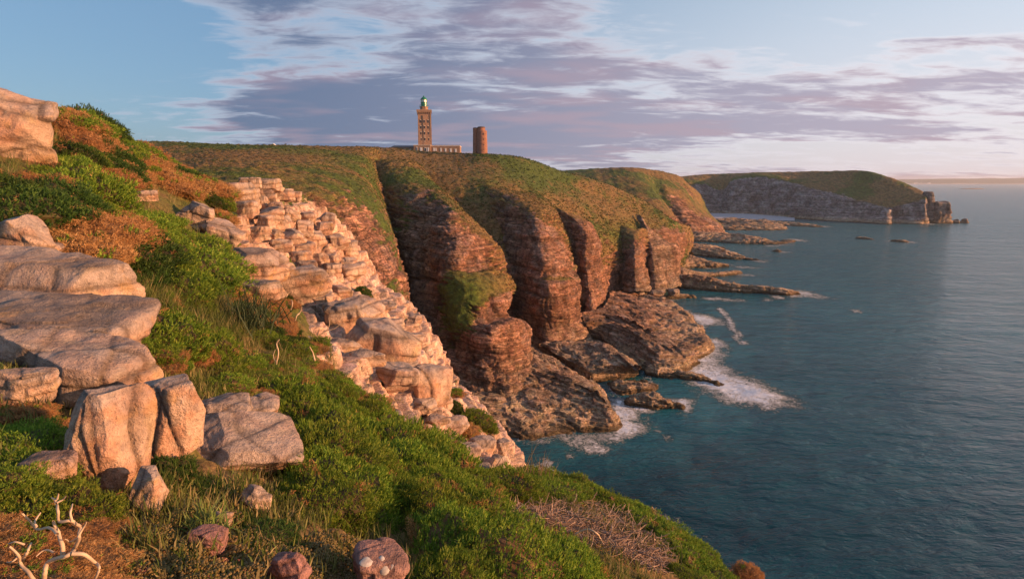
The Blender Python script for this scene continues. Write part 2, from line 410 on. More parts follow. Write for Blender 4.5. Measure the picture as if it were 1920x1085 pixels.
# plateau, left slope and the red spur in front of the dark gully
land('hillside', [
    R(('w', -1000, 700, 70), ('w', -520, 720, 72), ('w', -380, 720, 73), ('w', -270, 720, 73), ('w', -200, 720, 73), ('w', -150, 720, 73), ('w', -100, 720, 72), veg=.9),
    R((-320, 264, 235), (300, 268, 250), (430, 274, 262), (540, 275, 275), (630, 277, 285), (690, 277, 295), (760, 281, 400), veg=.9),
    R((-320, 300, 150), (300, 290, 180), (430, 290, 180), (540, 292, 190), (620, 293, 215), (686, 300, 235), (730, 320, 300), veg=.85),
    R((-320, 320, 90), (300, 312, 110), (430, 312, 110), (540, 318, 125), (625, 325, 150), (690, 335, 185), (725, 360, 250), veg=.8),
    R((-320, 340, 60), (300, 335, 75), (430, 335, 80), (545, 345, 95), (640, 355, 115), (702, 370, 150), (730, 400, 220), veg=.72),
    R((-320, 360, 50), (300, 355, 55), (430, 355, 60), (560, 372, 78, .5), (650, 393, 98, .45), (722, 412, 128, .7), (740, 450, 200), veg=.6),
    R((-320, 380, 46), (300, 380, 48), (440, 385, 50), (590, 415, 72, .2), (668, 437, 90, .15), (738, 460, 115, .55), (750, 500, 190), veg=.4),
    R((-320, 420, 44), (300, 420, 45), (460, 430, 46), (620, 470, 70, .1), (690, 492, 84, .1), (750, 512, 104, .35), (765, 560, 175), veg=.3),
    R((-320, 480, 43), (300, 480, 44), (480, 500, 46), (640, 530, 68, .2), (705, 545, 80, .62), (757, 560, 96, .6), (775, 600, 160), veg=.3),
    R((-320, 560, 43), (300, 560, 44), (500, 600, 46), (660, 620, 66, .1), (720, 635, 76, .2), (772, 645, 88, .1), (800, 680, 150), veg=.2),
    R((-320, 700, 40), (300, 700, 40), (500, 720, 44), (680, 740, 60), (740, 760, 70), (790, 760, 80), (830, 760, 120), veg=.1),
    R(('w', -90, 45, 0), ('w', -45, 45, -3), ('w', -25, 48, -3), ('w', -14, 64, -3), ('w', -12, 74, -3), ('w', -10, 86, -3), ('w', -8, 118, -3), veg=.1),
  ], M_MID, 'heath covered plateau slope with red rock spur dropping into the dark gully', key='HL', lushes=[(705, 530, 40, 45, 1), (560, 285, 60, 7, .8), (650, 300, 50, 10, .8)], step=3.2, s=2.0, amp=0.8, vamp=0.8, seed=1, green=.42,
  hook=patches([(640, 300, 60, 9, .1), (480, 300, 30, 8, -.25), (560, 352, 60, 8, -.15), (655, 430, 40, 8, .25)]))

# right hillside under the towers, and the backs of the gullies
land('hillside', [
    R(('w', -180, 720, 71), ('w', -140, 720, 71), ('w', -100, 720, 71), ('w', -60, 720, 71), ('w', -20, 720, 69), ('w', 20, 700, 66), ('w', 60, 660, 58), ('w', 95, 600, 45), ('w', 118, 540, 30), ('w', 132, 480, 12), ('w', 140, 430, 2), veg=.9),
    R((690, 277, 300), (740, 279, 318), (800, 285, 330), (860, 288, 320), (918, 289, 308), (985, 297, 315), (1050, 320, 335), (1130, 342, 350), (1205, 375, 352), (1258, 411, 347), (1290, 424, 420), veg=.9),
    R((700, 300, 275), (745, 298, 285), (800, 302, 290), (860, 306, 288), (920, 310, 285), (990, 325, 292), (1055, 348, 308), (1130, 370, 325), (1200, 396, 335), (1264, 428, 338, .45), (1300, 440, 420), veg=.85),
    R((705, 325, 250), (745, 325, 258), (800, 328, 262), (865, 335, 258), (925, 340, 256), (995, 355, 266), (1060, 375, 282), (1130, 394, 302), (1200, 418, 318), (1270, 446, 332, .05), (1300, 460, 420), veg=.85),
    R((715, 370, 232), (750, 370, 240), (800, 375, 242), (870, 385, 238), (930, 385, 235), (1000, 395, 243), (1060, 408, 260), (1130, 420, 284), (1198, 444, 302), (1264, 458, 325, 0), (1290, 480, 400), veg=.78),
    R((735, 440, 215), (760, 440, 222), (810, 440, 225), (880, 450, 220), (935, 450, 218), (1000, 450, 225), (1060, 450, 240), (1130, 450, 268, .75), (1190, 480, 292), (1255, 480, 318), (1285, 500, 380), veg=.55),
    R((755, 530, 200), (780, 530, 205), (820, 530, 208), (890, 530, 205), (940, 520, 205), (1000, 520, 212), (1060, 510, 228), (1135, 490, 262, .55), (1185, 505, 285), (1255, 500, 315), (1280, 515, 370), veg=.2),
    R((790, 620, 195), (810, 620, 197), (840, 620, 199), (900, 600, 200), (950, 590, 205), (1000, 580, 212), (1060, 560, 230), (1135, 525, 262), (1180, 520, 285), (1255, 520, 315), (1275, 530, 350), veg=.0),
    R(('w', -28, 190, -3), ('w', -25, 192, -3), ('w', -20, 194, -3), ('w', -12, 195, -3), ('w', -2, 198, -3), ('w', 8, 206, -3), ('w', 22, 224, -3), ('w', 44, 256, -3), ('w', 62, 280, -3), ('w', 92, 310, -3), ('w', 108, 340, -3), veg=.0),
  ], M_MID, 'long grassy hillside falling from the old towers towards the sea', key='HR', lushes=[(1180, 440, 60, 30, .9), (960, 330, 60, 10, .5)], step=3.0, s=2.4, amp=0.9, vamp=0.6, seed=2, green=.5,
  hook=patches([(1000, 345, 120, 8, -.05), (1130, 385, 100, 10, -.08)]))

def buttress(rows, label, key, **kw):
    a = dict(s=2.6, amp=1.15, vamp=0.8, green=.55, step=2.4); a.update(kw)
    nf = a.pop('flank', 0)          # shade painted in: browner weathered stone on the side turned from the sun
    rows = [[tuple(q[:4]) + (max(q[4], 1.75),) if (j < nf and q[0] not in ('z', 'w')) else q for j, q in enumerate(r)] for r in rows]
    return land('cliff', rows, M_MID, label, key=key, **a)

buttress([
    R((690, 300, 262), (705, 300, 258), (730, 300, 256), (755, 298, 258), (770, 300, 262), (785, 307, 268), (800, 320, 290), veg=.9),
    R((688, 335, 245), (697, 335, 240), (735, 330, 232), (765, 335, 228, .7), (790, 337, 232), (815, 343, 240), (830, 365, 275), veg=.85),
    R((700, 375, 228), (708, 380, 220), (755, 370, 208, .55), (800, 364, 206, .3), (825, 360, 212), (845, 369, 222), (860, 400, 260), veg=.78),
    R((722, 415, 212), (732, 420, 203), (785, 405, 192, .2), (830, 390, 190, .3), (855, 386, 196), (872, 398, 206), (890, 430, 245), veg=.65),
    R((738, 455, 200), (748, 455, 190), (795, 445, 181, .0), (824, 416, 178, .2), (862, 412, 180, .45), (900, 424, 192, .75), (905, 470, 235), veg=.4),
    R((748, 500, 192), (756, 500, 181), (800, 490, 174, .0), (822, 462, 168, .0), (872, 462, 167, .0), (938, 466, 182, .5), (930, 510, 228), veg=.1),
    R((752, 540, 184), (761, 540, 174), (800, 535, 168, .0), (826, 505, 164, .1), (880, 507, 163, .25), (950, 502, 176, .4), (940, 540, 220), veg=.1),
    R((758, 575, 178), (771, 575, 168), (815, 570, 162, .2), (838, 532, 158, .6), (890, 528, 157, .8), (964, 532, 170, .6), (950, 560, 215), veg=.15),
    R((776, 610, 172), (790, 615, 162), (835, 605, 156, .3), (852, 575, 153, .75), (908, 570, 153, .4), (964, 558, 166, .1), (950, 585, 210), veg=.15),
    R((796, 645, 166), (810, 650, 157), (850, 635, 152, .3), (870, 612, 149, .55), (920, 603, 150, .25), (950, 583, 160, .1), (950, 600, 205), veg=.1),
    R((812, 675, 158), (826, 680, 150), (866, 665, 147, .1), (898, 638, 144, .2), (940, 613, 146, .1), (986, 602, 160, .0), (975, 615, 200), veg=.05),
    R((828, 705, 152), (846, 705, 146), (882, 695, 143), (914, 682, 142), (950, 667, 144), (991, 638, 155), (985, 650, 195), veg=.0),
    R((830, 760, 148), (850, 770, 142), (890, 765, 138), (925, 755, 138), (965, 735, 140), (1005, 700, 152), (1000, 700, 190), veg=.0, tone=2),
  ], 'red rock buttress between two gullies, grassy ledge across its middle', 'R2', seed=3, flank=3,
  hook=patches([(870, 545, 45, 32, .45), (850, 600, 28, 38, .45), (905, 535, 55, 12, .4), (845, 455, 18, 30, -.3), (930, 480, 25, 30, .2)]), lushes=[(870, 545, 70, 50, 1), (850, 600, 40, 50, 1)])
buttress([
    R((850, 345, 262), (880, 350, 255), (920, 348, 248), (955, 355, 250), (985, 360, 256), (1010, 365, 264), (1020, 380, 290), veg=.85),
    R((870, 385, 248), (895, 390, 240), (935, 378, 232, .6), (962, 371, 230, .4), (1000, 374, 236), (1034, 384, 250), (1045, 400, 285), veg=.8),
    R((888, 425, 238), (910, 430, 229), (950, 415, 220, .2), (985, 400, 215, .35), (1020, 398, 218, .7), (1050, 410, 236), (1055, 430, 275), veg=.55),
    R((912, 465, 230), (932, 470, 221), (960, 455, 212, .0), (985, 433, 206, .1), (1025, 430, 206, .2), (1063, 442, 226, .5), (1060, 460, 268), veg=.2),
    R((932, 510, 222), (947, 510, 213), (970, 500, 205, .0), (990, 478, 198, .0), (1030, 474, 198, .05), (1072, 473, 216, .2), (1068, 500, 260), veg=.05),
    R((947, 545, 215), (957, 545, 207), (976, 538, 200, .0), (996, 520, 194, .05), (1040, 516, 194, .15), (1083, 509, 210, .2), (1075, 530, 255), veg=.0),
    R((957, 565, 212), (965, 568, 204), (984, 560, 196, .0), (1004, 538, 189, .0), (1045, 536, 189, .1), (1090, 532, 206, .1), (1080, 550, 250), veg=.0),
    R((963, 590, 208), (972, 590, 200), (988, 584, 193), (1014, 584, 186), (1050, 586, 186), (1090, 580, 200), (1085, 590, 245), veg=.0),
    R((972, 615, 204), (984, 615, 198), (1000, 612, 192), (1020, 610, 188), (1055, 610, 189), (1095, 605, 200), (1090, 620, 240), veg=.0, tone=1.4),
    R((982, 655, 198), (990, 655, 192), (1005, 652, 186), (1025, 648, 182), (1060, 642, 184), (1110, 632, 196), (1110, 640, 235), veg=.0, tone=1.7),
    R((990, 700, 190), (1000, 700, 184), (1015, 700, 178), (1035, 700, 175), (1070, 690, 178), (1120, 670, 190), (1120, 680, 225), veg=.0, tone=2),
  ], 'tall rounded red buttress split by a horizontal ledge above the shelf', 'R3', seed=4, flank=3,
  hook=patches([(1040, 522, 45, 4, .35), (1075, 480, 12, 40, .2)]))
buttress([
    R((1030, 385, 268), (1045, 390, 262), (1058, 396, 258), (1075, 402, 262), (1090, 408, 272), (1095, 420, 300), veg=.5),
    R((1045, 415, 258), (1060, 420, 250), (1080, 414, 244), (1098, 415, 246), (1116, 429, 258), (1110, 450, 290), veg=.25),
    R((1056, 450, 250), (1070, 455, 242), (1090, 444, 236), (1108, 438, 238), (1129, 455, 250), (1118, 470, 285), veg=.1),
    R((1063, 490, 244), (1078, 490, 236), (1092, 483, 230), (1110, 482, 231), (1130, 488, 243), (1120, 500, 280), veg=.0),
    R((1073, 525, 238), (1086, 525, 230), (1098, 520, 226), (1112, 520, 227), (1127, 520, 238), (1122, 535, 275), veg=.05),
    R((1083, 560, 230), (1091, 560, 223), (1101, 556, 218), (1116, 556, 218), (1134, 550, 231), (1125, 565, 270), veg=.1),
    R((1087, 585, 226), (1092, 588, 219), (1100, 588, 214), (1114, 588, 213), (1131, 580, 226), (1128, 590, 265), veg=.0),
    R((1090, 620, 220), (1096, 622, 214), (1106, 622, 208), (1120, 622, 207), (1140, 612, 220), (1138, 620, 255), veg=.0, tone=2),
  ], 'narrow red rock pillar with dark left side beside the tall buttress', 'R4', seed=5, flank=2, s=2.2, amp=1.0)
buttress([
    R((1150, 420, 300), (1170, 425, 295), (1190, 430, 292), (1205, 428, 296), (1218, 432, 312), veg=.8),
    R((1158, 455, 290), (1176, 450, 283), (1192, 450, 280), (1206, 450, 284), (1218, 455, 302), veg=.45),
    R((1162, 485, 282), (1177, 484, 275), (1192, 484, 272), (1206, 484, 276), (1218, 485, 294), veg=.05),
    R((1163, 515, 275), (1177, 516, 269), (1192, 516, 266), (1206, 517, 270), (1219, 517, 287), veg=.0, tone=1.4),
    R((1165, 545, 268), (1178, 546, 262), (1193, 546, 259), (1208, 546, 263), (1222, 546, 280), veg=.0, tone=2),
  ], 'fluted low buttress under the grassy hillside, green above', 'R5', seed=6, s=2.6, amp=1.3)
buttress([
    R((1192, 402, 322), (1203, 405, 318), (1216, 420, 314), (1236, 441, 316), (1256, 452, 320), (1268, 456, 324), (1277, 460, 342), veg=.3),
    R((1198, 425, 314), (1210, 424, 308), (1222, 440, 306), (1240, 450, 308), (1258, 458, 312), (1271, 462, 320), (1278, 470, 340), veg=.1),
    R((1206, 460, 306), (1214, 458, 300), (1224, 462, 298), (1241, 465, 300), (1259, 470, 305), (1273, 472, 314), (1279, 480, 338), veg=.0),
    R((1210, 488, 299), (1218, 487, 294), (1227, 488, 292), (1243, 488, 295), (1259, 490, 301), (1272, 490, 311), (1278, 495, 334), veg=.0, tone=1.3),
    R((1213, 516, 291), (1221, 516, 287), (1230, 516, 286), (1244, 516, 289), (1258, 514, 297), (1270, 512, 308), (1276, 516, 330), veg=.0, tone=1.7),
    R((1215, 545, 284), (1223, 546, 280), (1232, 546, 279), (1246, 546, 282), (1260, 542, 290), (1274, 536, 300), (1280, 540, 322), veg=.0, tone=2),
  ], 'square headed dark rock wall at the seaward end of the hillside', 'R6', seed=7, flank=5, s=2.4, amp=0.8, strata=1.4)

# second hill behind
land('headland', [
    R(('w', 40, 1000, 66), ('w', 110, 1000, 67), ('w', 180, 1000, 66), ('w', 240, 1000, 62), ('w', 280, 1000, 58), ('w', 270, 900, 40), ('w', 250, 860, 30), veg=.9),
    R((1030, 323, 690), (1110, 317, 690), (1178, 314, 680), (1225, 319, 700), (1250, 324, 720), (1275, 331, 740), (1288, 350, 800), veg=.9),
    R((1040, 350, 620), (1130, 340, 620), (1200, 336, 625, .75), (1227, 344, 652), (1245, 341, 660), (1285, 350, 690, .6), (1310, 360, 780), veg=.85),
    R((1060, 380, 570), (1150, 370, 580), (1222, 360, 590, .75), (1233, 368, 627), (1262, 366, 635, .45), (1300, 378, 660, .7), (1325, 390, 770), veg=.8),
    R((1080, 410, 540), (1170, 395, 550), (1247, 388, 565, .75), (1256, 397, 607, .5), (1282, 394, 612, .2), (1318, 400, 640, .75), (1340, 410, 760), veg=.75),
    R((1090, 420, 520), (1190, 415, 530), (1265, 414, 550, .3), (1271, 420, 592, .2), (1298, 418, 595, .0), (1342, 420, 620, .1), (1358, 425, 740), veg=.6),
    R((1100, 445, 510), (1200, 440, 520), (1267, 440, 540), (1272, 445, 580), (1307, 442, 585), (1357, 437, 608), (1363, 440, 735), veg=.0),
    R((1100, 465, 500), (1200, 465, 505), (1268, 462, 525), (1275, 462, 560), (1310, 460, 565), (1362, 452, 590), (1372, 450, 720), veg=.0, tone=2),
  ], M_FAR, 'second green headland behind the hillside, ending in low red cliffs', key='T2', s=5.0, amp=1.6, vamp=1.6, seed=8, green=.5)

# far headland with the sheer grey cliff
land('headland', [
    R(('w', 280, 1500, 60), ('w', 400, 1450, 60), ('w', 470, 1400, 62), ('w', 520, 1350, 62), ('w', 570, 1330, 62), ('w', 680, 1250, 60), ('w', 740, 1180, 45), ('w', 760, 1100, 30), ('w', 760, 1020, 20), ('w', 740, 960, 8), ('w', 720, 930, -2), ('w', 700, 920, -2), veg=.9),
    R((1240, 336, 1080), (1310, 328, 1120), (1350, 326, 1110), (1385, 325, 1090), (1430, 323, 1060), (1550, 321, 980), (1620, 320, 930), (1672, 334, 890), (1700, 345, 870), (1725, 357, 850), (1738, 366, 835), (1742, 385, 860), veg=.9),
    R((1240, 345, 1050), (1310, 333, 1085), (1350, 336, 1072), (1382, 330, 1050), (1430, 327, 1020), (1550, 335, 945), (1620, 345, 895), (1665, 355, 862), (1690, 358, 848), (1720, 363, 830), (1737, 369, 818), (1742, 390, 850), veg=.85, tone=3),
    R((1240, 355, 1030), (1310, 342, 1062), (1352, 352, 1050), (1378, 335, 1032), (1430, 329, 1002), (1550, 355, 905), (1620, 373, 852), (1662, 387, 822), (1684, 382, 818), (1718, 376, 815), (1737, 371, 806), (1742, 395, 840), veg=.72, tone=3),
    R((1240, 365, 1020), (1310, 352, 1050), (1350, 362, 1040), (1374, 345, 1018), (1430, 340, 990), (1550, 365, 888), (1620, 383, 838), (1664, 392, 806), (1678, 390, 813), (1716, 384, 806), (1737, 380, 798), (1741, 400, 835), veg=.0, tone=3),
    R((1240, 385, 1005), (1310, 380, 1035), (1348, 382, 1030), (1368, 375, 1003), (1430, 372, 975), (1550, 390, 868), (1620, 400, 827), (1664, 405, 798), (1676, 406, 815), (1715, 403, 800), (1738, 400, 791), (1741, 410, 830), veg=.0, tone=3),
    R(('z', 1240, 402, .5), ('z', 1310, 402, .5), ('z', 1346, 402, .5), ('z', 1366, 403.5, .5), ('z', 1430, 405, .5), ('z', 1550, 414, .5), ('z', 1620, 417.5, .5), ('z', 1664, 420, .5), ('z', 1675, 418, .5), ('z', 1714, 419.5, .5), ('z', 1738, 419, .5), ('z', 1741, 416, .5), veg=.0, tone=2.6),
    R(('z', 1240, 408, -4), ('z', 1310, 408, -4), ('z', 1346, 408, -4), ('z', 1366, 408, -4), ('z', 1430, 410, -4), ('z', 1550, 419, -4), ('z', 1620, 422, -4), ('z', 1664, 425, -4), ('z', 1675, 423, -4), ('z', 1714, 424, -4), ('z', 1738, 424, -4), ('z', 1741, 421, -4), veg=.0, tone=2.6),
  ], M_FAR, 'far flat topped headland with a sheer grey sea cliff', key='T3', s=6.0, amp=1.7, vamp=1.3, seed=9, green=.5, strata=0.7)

# ---------------------------------------------------------------- shore shelves
def shelf(rows, label, key, **kw):
    a = dict(s=2.0, amp=1.15, vamp=0.2, strata=1.8, tilt=(0.12, -0.05), terrace=0.85, vbias=-1.0); a.update(kw)
    return land('rock_shelf', rows, M_MID, label, key=key, **a)
def ring(z, *uv, tone=2.0): return [('z', u, v, (z if len(q) == 2 else q[2]), 0.0, tone) for q in uv for (u, v) in [q[:2]]]
shelf([
    ring(9, (852, 690), (895, 690), (930, 685), (955, 680), (972, 678), (985, 676), (985, 668), (980, 662), (975, 653), (968, 643), (960, 630)),
    ring(6.4, (852, 722), (925, 722), (985, 716), (1040, 716), (1072, 717), (1092, 722), (1086, 711), (1066, 699), (1030, 683), (1002, 658), (974, 634)),
    ring(5.2, (852, 760), (932, 750), (985, 735), (1045, 730), (1102, 737), (1134, 750), (1127, 737), (1096, 714), (1056, 693), (1014, 661), (979, 636)),
    ring(2.6, (852, 800), (938, 785), (988, 790), (1050, 783), (1108, 782), (1148, 782), (1144, 757), (1118, 727), (1078, 702), (1030, 668), (986, 640)),
    ring(0.2, (850, 838), (935, 817), (985, 827), (1050, 817), (1110, 815), (1167, 801), (1152, 773), (1130, 739), (1092, 713), (1042, 679), (993, 648)),
    ring(-2.5, (850, 850), (935, 832), (985, 842), (1052, 832), (1115, 830), (1180, 812), (1166, 778), (1142, 742), (1102, 715), (1050, 680), (998, 648)),
  ], 'broad brown bedded rock shelf below the grass-ledged buttress', 'PL1', seed=11)
shelf([
    ring(-3, (1008, 642), (1020, 635), (1056, 630), (1122, 634), (1162, 655), (1196, 678), (1210, 690)),
    ring(6.5, (1014, 646), (1022, 641), (1056, 639), (1122, 642), (1158, 662), (1188, 684), (1196, 690)),
    ring(5.8, (1016, 648), (1036, 656), (1062, 660), (1115, 662), (1150, 674), (1178, 686), (1196, 691)),
    ring(5.0, (1016, 649), (1050, 670), (1082, 682), (1107, 691), (1134, 688), (1165, 688), (1196, 692)),
    ring(0.2, (1018, 652), (1050, 684), (1080, 704), (1105, 719), (1140, 715), (1175, 709), (1199, 703)),
    ring(-2.5, (1018, 656), (1048, 690), (1078, 712), (1104, 728), (1142, 724), (1178, 716), (1204, 708)),
  ], 'tilted slab of pale brown bedded rock between two larger shelves', 'PL2', seed=12, s=1.7, amp=0.9)
shelf([
    ring(11, (1085, 588), (1095, 586), (1110, 582), (1120, 578), (1130, 575), (1135, 570), (1138, 566), (1140, 562), (1142, 558), (1145, 554), (1146, 551), (1145, 548), (1140, 545), tone=1.3),
    ring(9, (1098, 597), (1130, 592), (1165, 595), (1200, 612), (1228, 625), (1250, 626), (1262, 618), (1270, 610), (1268, 602), (1258, 590), (1243, 576), (1222, 563), (1185, 549), tone=1.4) if False else
    [('z', u, v, z, 0.0, 1.4) for (u, v, z) in ((1098, 600, 10), (1130, 594, 9.6), (1165, 597, 9), (1200, 614, 7.6), (1230, 630, 6.6), (1252, 630, 6), (1266, 622, 5.6), (1275, 614, 5), (1272, 606, 5), (1262, 593, 5), (1245, 578, 5), (1222, 564, 5), (1185, 550, 5))],
    [('z', u, v, z, 0.0, 1.7) for (u, v, z) in ((1100, 606, 9.6), (1136, 602, 9.2), (1174, 614, 8.4), (1228, 653, 6.4), (1258, 657, 5.6), (1292, 662, 4.6), (1306, 645, 4.4), (1327, 634, 4), (1320, 624, 3.2), (1296, 600, 3.6), (1282, 581, 3.6), (1257, 567, 3), (1195, 551, 3.4))],
    ring(0.2, (1102, 640), (1142, 662), (1182, 683), (1227, 704), (1264, 708), (1297, 690), (1313, 673), (1336, 657), (1331, 638), (1304, 614), (1291, 590), (1264, 573), (1202, 560)),
    ring(-2.5, (1102, 650), (1142, 672), (1182, 693), (1227, 714), (1268, 718), (1306, 698), (1324, 678), (1348, 659), (1342, 638), (1314, 612), (1300, 587), (1270, 569), (1205, 558)),
  ], 'large reddish rock shelf with a dark overhung side reaching into the surf', 'PL3', seed=13, s=2.2, amp=1.3)

TONGUES = []
def tongue(axis, label, key, name='rock_shelf', kind='structure', cat=None, seed=0, s=1.6, amp=0.5, steps=0.7, grp=None, mat=None, tone=2.0, tilt=(0.10, -0.04)):
    """axis: (u, v, half width m, height m) along a reef, from its root to its tip, at sea level"""
    pts = [(Zp(u, v, 0.0), w, h) for (u, v, w, h) in axis]
    rows = []
    prof = [(-1.5, -2.5), (-1.12, -0.6), (-1.0, 0.35), (-0.72, 0.92), (-0.25, 1.0), (0.3, 0.82), (0.75, 0.5), (1.05, 0.1), (1.4, -2.5)]
    for i, (p, w, h) in enumerate(pts):
        a = pts[max(i - 1, 0)][0]; b = pts[min(i + 1, len(pts) - 1)][0]
        t = (b - a); t[2] = 0; t /= np.linalg.norm(t) + 1e-9
        nrm = np.array((-t[1], t[0], 0))
        if nrm[1] < 0: nrm = -nrm                     # points away from the viewer side
        rr = []
        for (a_, b_) in prof:
            q = p + nrm * w * a_
            rr.append(('w', q[0], q[1], b_ * (h if b_ > 0 else 1.0), 0.0, tone))
        rows.append(rr)
    tp = pts[-1]; t = pts[-1][0] - pts[-2][0]; t /= np.linalg.norm(t)
    rows.append([('w', *(tp[0] + t * tp[1] * 1.2 + np.array((0, 0, -2.5))), 0.0, tone)] * len(prof))
    t0 = pts[0][0] - pts[1][0]; t0 /= np.linalg.norm(t0)
    rows.insert(0, [('w', *(pts[0][0] + t0 * pts[0][1] * 1.2 + np.array((0, 0, -2.5))), 0.0, tone)] * len(prof))
    rows = [[r[j] for r in rows] for j in range(len(prof) - 1, -1, -1)]
    if pts[-1][0][0] < pts[0][0][0]: rows = [r[::-1] for r in rows]
    TONGUES.append([(p[0], p[1], w) for (p, w, h) in pts])
    o = land(name, rows, mat or M_MID, label, key=key, kind=kind, cat=cat, s=s, amp=amp * 1.9, vamp=0.2, strata=1.6, tilt=tilt, terrace=steps, vbias=-1.0, seed=seed, deep=3.0, step=2.0)
    if grp: o['group'] = grp
    return o
tongue([(1225, 698, 4.5, 3.0), (1265, 702, 3.6, 2.2), (1310, 710, 2.8, 1.5), (1350, 721, 1.4, .7)], 'low dark rock tongue pointing into the white surf', 'K1', seed=21)
tongue([(1150, 728, 4.2, 1.4), (1185, 727, 4.4, 1.6), (1222, 722, 3.2, .8)], 'low olive brown rock awash in the pool between shelves', 'K2', name='sea_rock', kind=None, cat='rock', seed=22, s=1.3)
tongue([(1178, 752, 2.6, 1.2), (1208, 756, 3.6, 3.0), (1236, 758, 3.6, 3.0), (1262, 762, 2.2, 1.4), (1278, 764, 1.2, .6)], 'hunched brown rock ringed by white foam off the broad shelf', 'K3', name='sea_rock', kind=None, cat='rock', seed=23, s=1.3, amp=.6)
tongue([(1200, 535, 11, 9), (1260, 534, 10, 7.5), (1340, 541, 7.5, 6), (1420, 548, 5, 4.2), (1470, 551, 3.4, 2.6), (1500, 552, 1.8, 1)], 'long dark bedded reef running out from the square rock wall', 'K4', seed=24, s=2.2, amp=.7, steps=1.1)
tongue([(1190, 560, 3.5, 2.2), (1220, 560, 3.5, 2.4), (1260, 558, 3, 2), (1297, 557, 1.4, 1)], 'short greenish reef under the long dark reef', 'K5', seed=25, s=1.6)
tongue([(1270, 515, 16, 5), (1300, 517, 9, 3.5), (1345, 516, 5, 2.5), (1385, 512, 2.5, 1.5)], 'low brown reef beyond the square rock wall', 'K6', seed=26, s=2.2)
tongue([(1268, 494, 26, 7), (1310, 497, 15, 5), (1345, 499, 8, 4), (1364, 499, 3, 1.5)], 'brown reef with flat back in the middle of the bay shore', 'K7', seed=27, s=2.6, amp=.8)
tongue([(1275, 468, 40, 7), (1330, 476, 22, 6), (1380, 484, 10, 4), (1426, 488, 3, 1.6)], 'dark pointed reef reaching out from the bay shore', 'K8', seed=28, s=3, amp=1, steps=1.2, mat=M_FAR)
tongue([(1290, 444, 55, 7), (1350, 447, 42, 6), (1410, 453, 26, 4.5), (1460, 455, 12, 3), (1488, 451, 5, 1.6)], 'wide rubbly brown shelf below the second headland', 'K9', seed=29, s=4, amp=1.3, steps=1.4, mat=M_FAR)
tongue([(1345, 424, 80, 6), (1410, 417, 50, 4), (1470, 420, 26, 3.5), (1530, 425, 10, 1.6)], 'far brown shelf in front of the pale beach', 'K10', seed=30, s=5, amp=1.5, steps=1.4, mat=M_FAR)
tongue([(1452, 472, 2.2, 1.5), (1457, 471.5, 3, 3.0), (1462, 472, 2, 1.2)], 'small dark rock alone in the bay water', 'K11', name='sea_rock', kind=None, cat='rock', seed=31, s=1.5)
tongue([(1608, 447, 3, 1.2), (1620, 447.5, 4, 1.6), (1634, 449, 2, .8)], 'flat dark rock awash in the middle of the bay', 'K12', name='sea_rock', kind=None, cat='rock', seed=32, s=2)
tongue([(1672, 452, 3, 1.5), (1688, 453, 5, 2.2), (1702, 454, 3, 1)], 'long low rock breaking white water in the open bay', 'K13', name='sea_rock', kind=None, cat='rock', seed=33, s=2)
tongue([(1784, 418, 5, 4), (1792, 418, 8, 7), (1799, 418, 4, 3)], 'round black islet beside the sea stack', 'K14', name='sea_rock', kind=None, cat='rock', seed=34, s=4, mat=M_FAR, tone=2.4)
tongue([(1801, 418, 4, 4), (1807, 418, 6, 7), (1813, 418, 4, 4)], 'small black islet furthest from the sea stack', 'K15', name='sea_rock', kind=None, cat='rock', seed=35, s=4, mat=M_FAR, tone=2.4)
tongue([(1805, 354.5, 20, 4), (1825, 354.5, 30, 6), (1842, 354.5, 16, 3)], 'thin dark skerry far out on the open sea', 'K16', name='sea_rock', kind=None, cat='rock', seed=36, s=8, mat=M_FAR, tone=2.4)
# beach in the far cove
land('beach', [
    R(('z', 1330, 399.5, 2.5), ('z', 1360, 400, 3.5), ('z', 1400, 400.5, 3.5), ('z', 1440, 403, 2.5), ('z', 1490, 408, 1.5), veg=0),
    R(('z', 1330, 408, 2), ('z', 1360, 407, 2.5), ('z', 1400, 408, 2.2), ('z', 1440, 410, 1.5), ('z', 1490, 412, .8), veg=0),
    R(('z', 1330, 414, .5), ('z', 1360, 414, 0), ('z', 1400, 414, -.5), ('z', 1440, 415, -1), ('z', 1490, 416, -1.5), veg=0)],
  None, 'pale shingle beach at the foot of the far grey cliff', key='BEACH', s=6, amp=.2, seed=40, vbias=-1)
mb, t_, b_ = principled('pale_shingle', .9)
t_.set(b_, 'Base Color', t_.ramp(t_.noise(t_.new('ShaderNodeNewGeometry').outputs['Position'], .4, 4), [(.3, (.34, .30, .31)), (.7, (.52, .46, .46))]))
GRIDS['BEACH'][3].data.materials.append(mb)

# sea stack off the far headland: a leaning finger and a block
def column(name, rings, label, cat, mat, seed, s, amp, nphi=48, tone=2.6):
    """rings: (centre point, rx, ry)"""
    C = []
    for (c, rx, ry) in rings:
        a = np.linspace(0, 2 * math.pi, 17)[:-1]
        sq = 1 / np.maximum(np.abs(np.cos(a)), np.abs(np.sin(a))) * .6 + .4
        C.append(np.stack([c[0] + rx * sq * np.cos(a), c[1] + ry * sq * np.sin(a), np.full(16, c[2])], -1))
    top = np.repeat(C[0].mean(0, keepdims=True), 16, 0)
    C = np.array([top] + C); C = np.concatenate([C, C[:, :1]], 1)
    G = catmull(catmull(C, [4] * 16, 1), [5] * (len(C) - 1), 0)
    G2, c, _ = terrain(G[:, ::-1], np.zeros(G.shape[:2]), np.full(G.shape[:2], tone), s=s, amp=amp, seed=seed, vbias=-1, strata=1.3)
    G2[:, -1] = G2[:, 0]
    me = mesh_np(name, G2.reshape(-1, 3), grid_faces(*G2.shape[:2]), c.reshape(-1, 3))
    return tag(link(name, me, mat), label, cat)
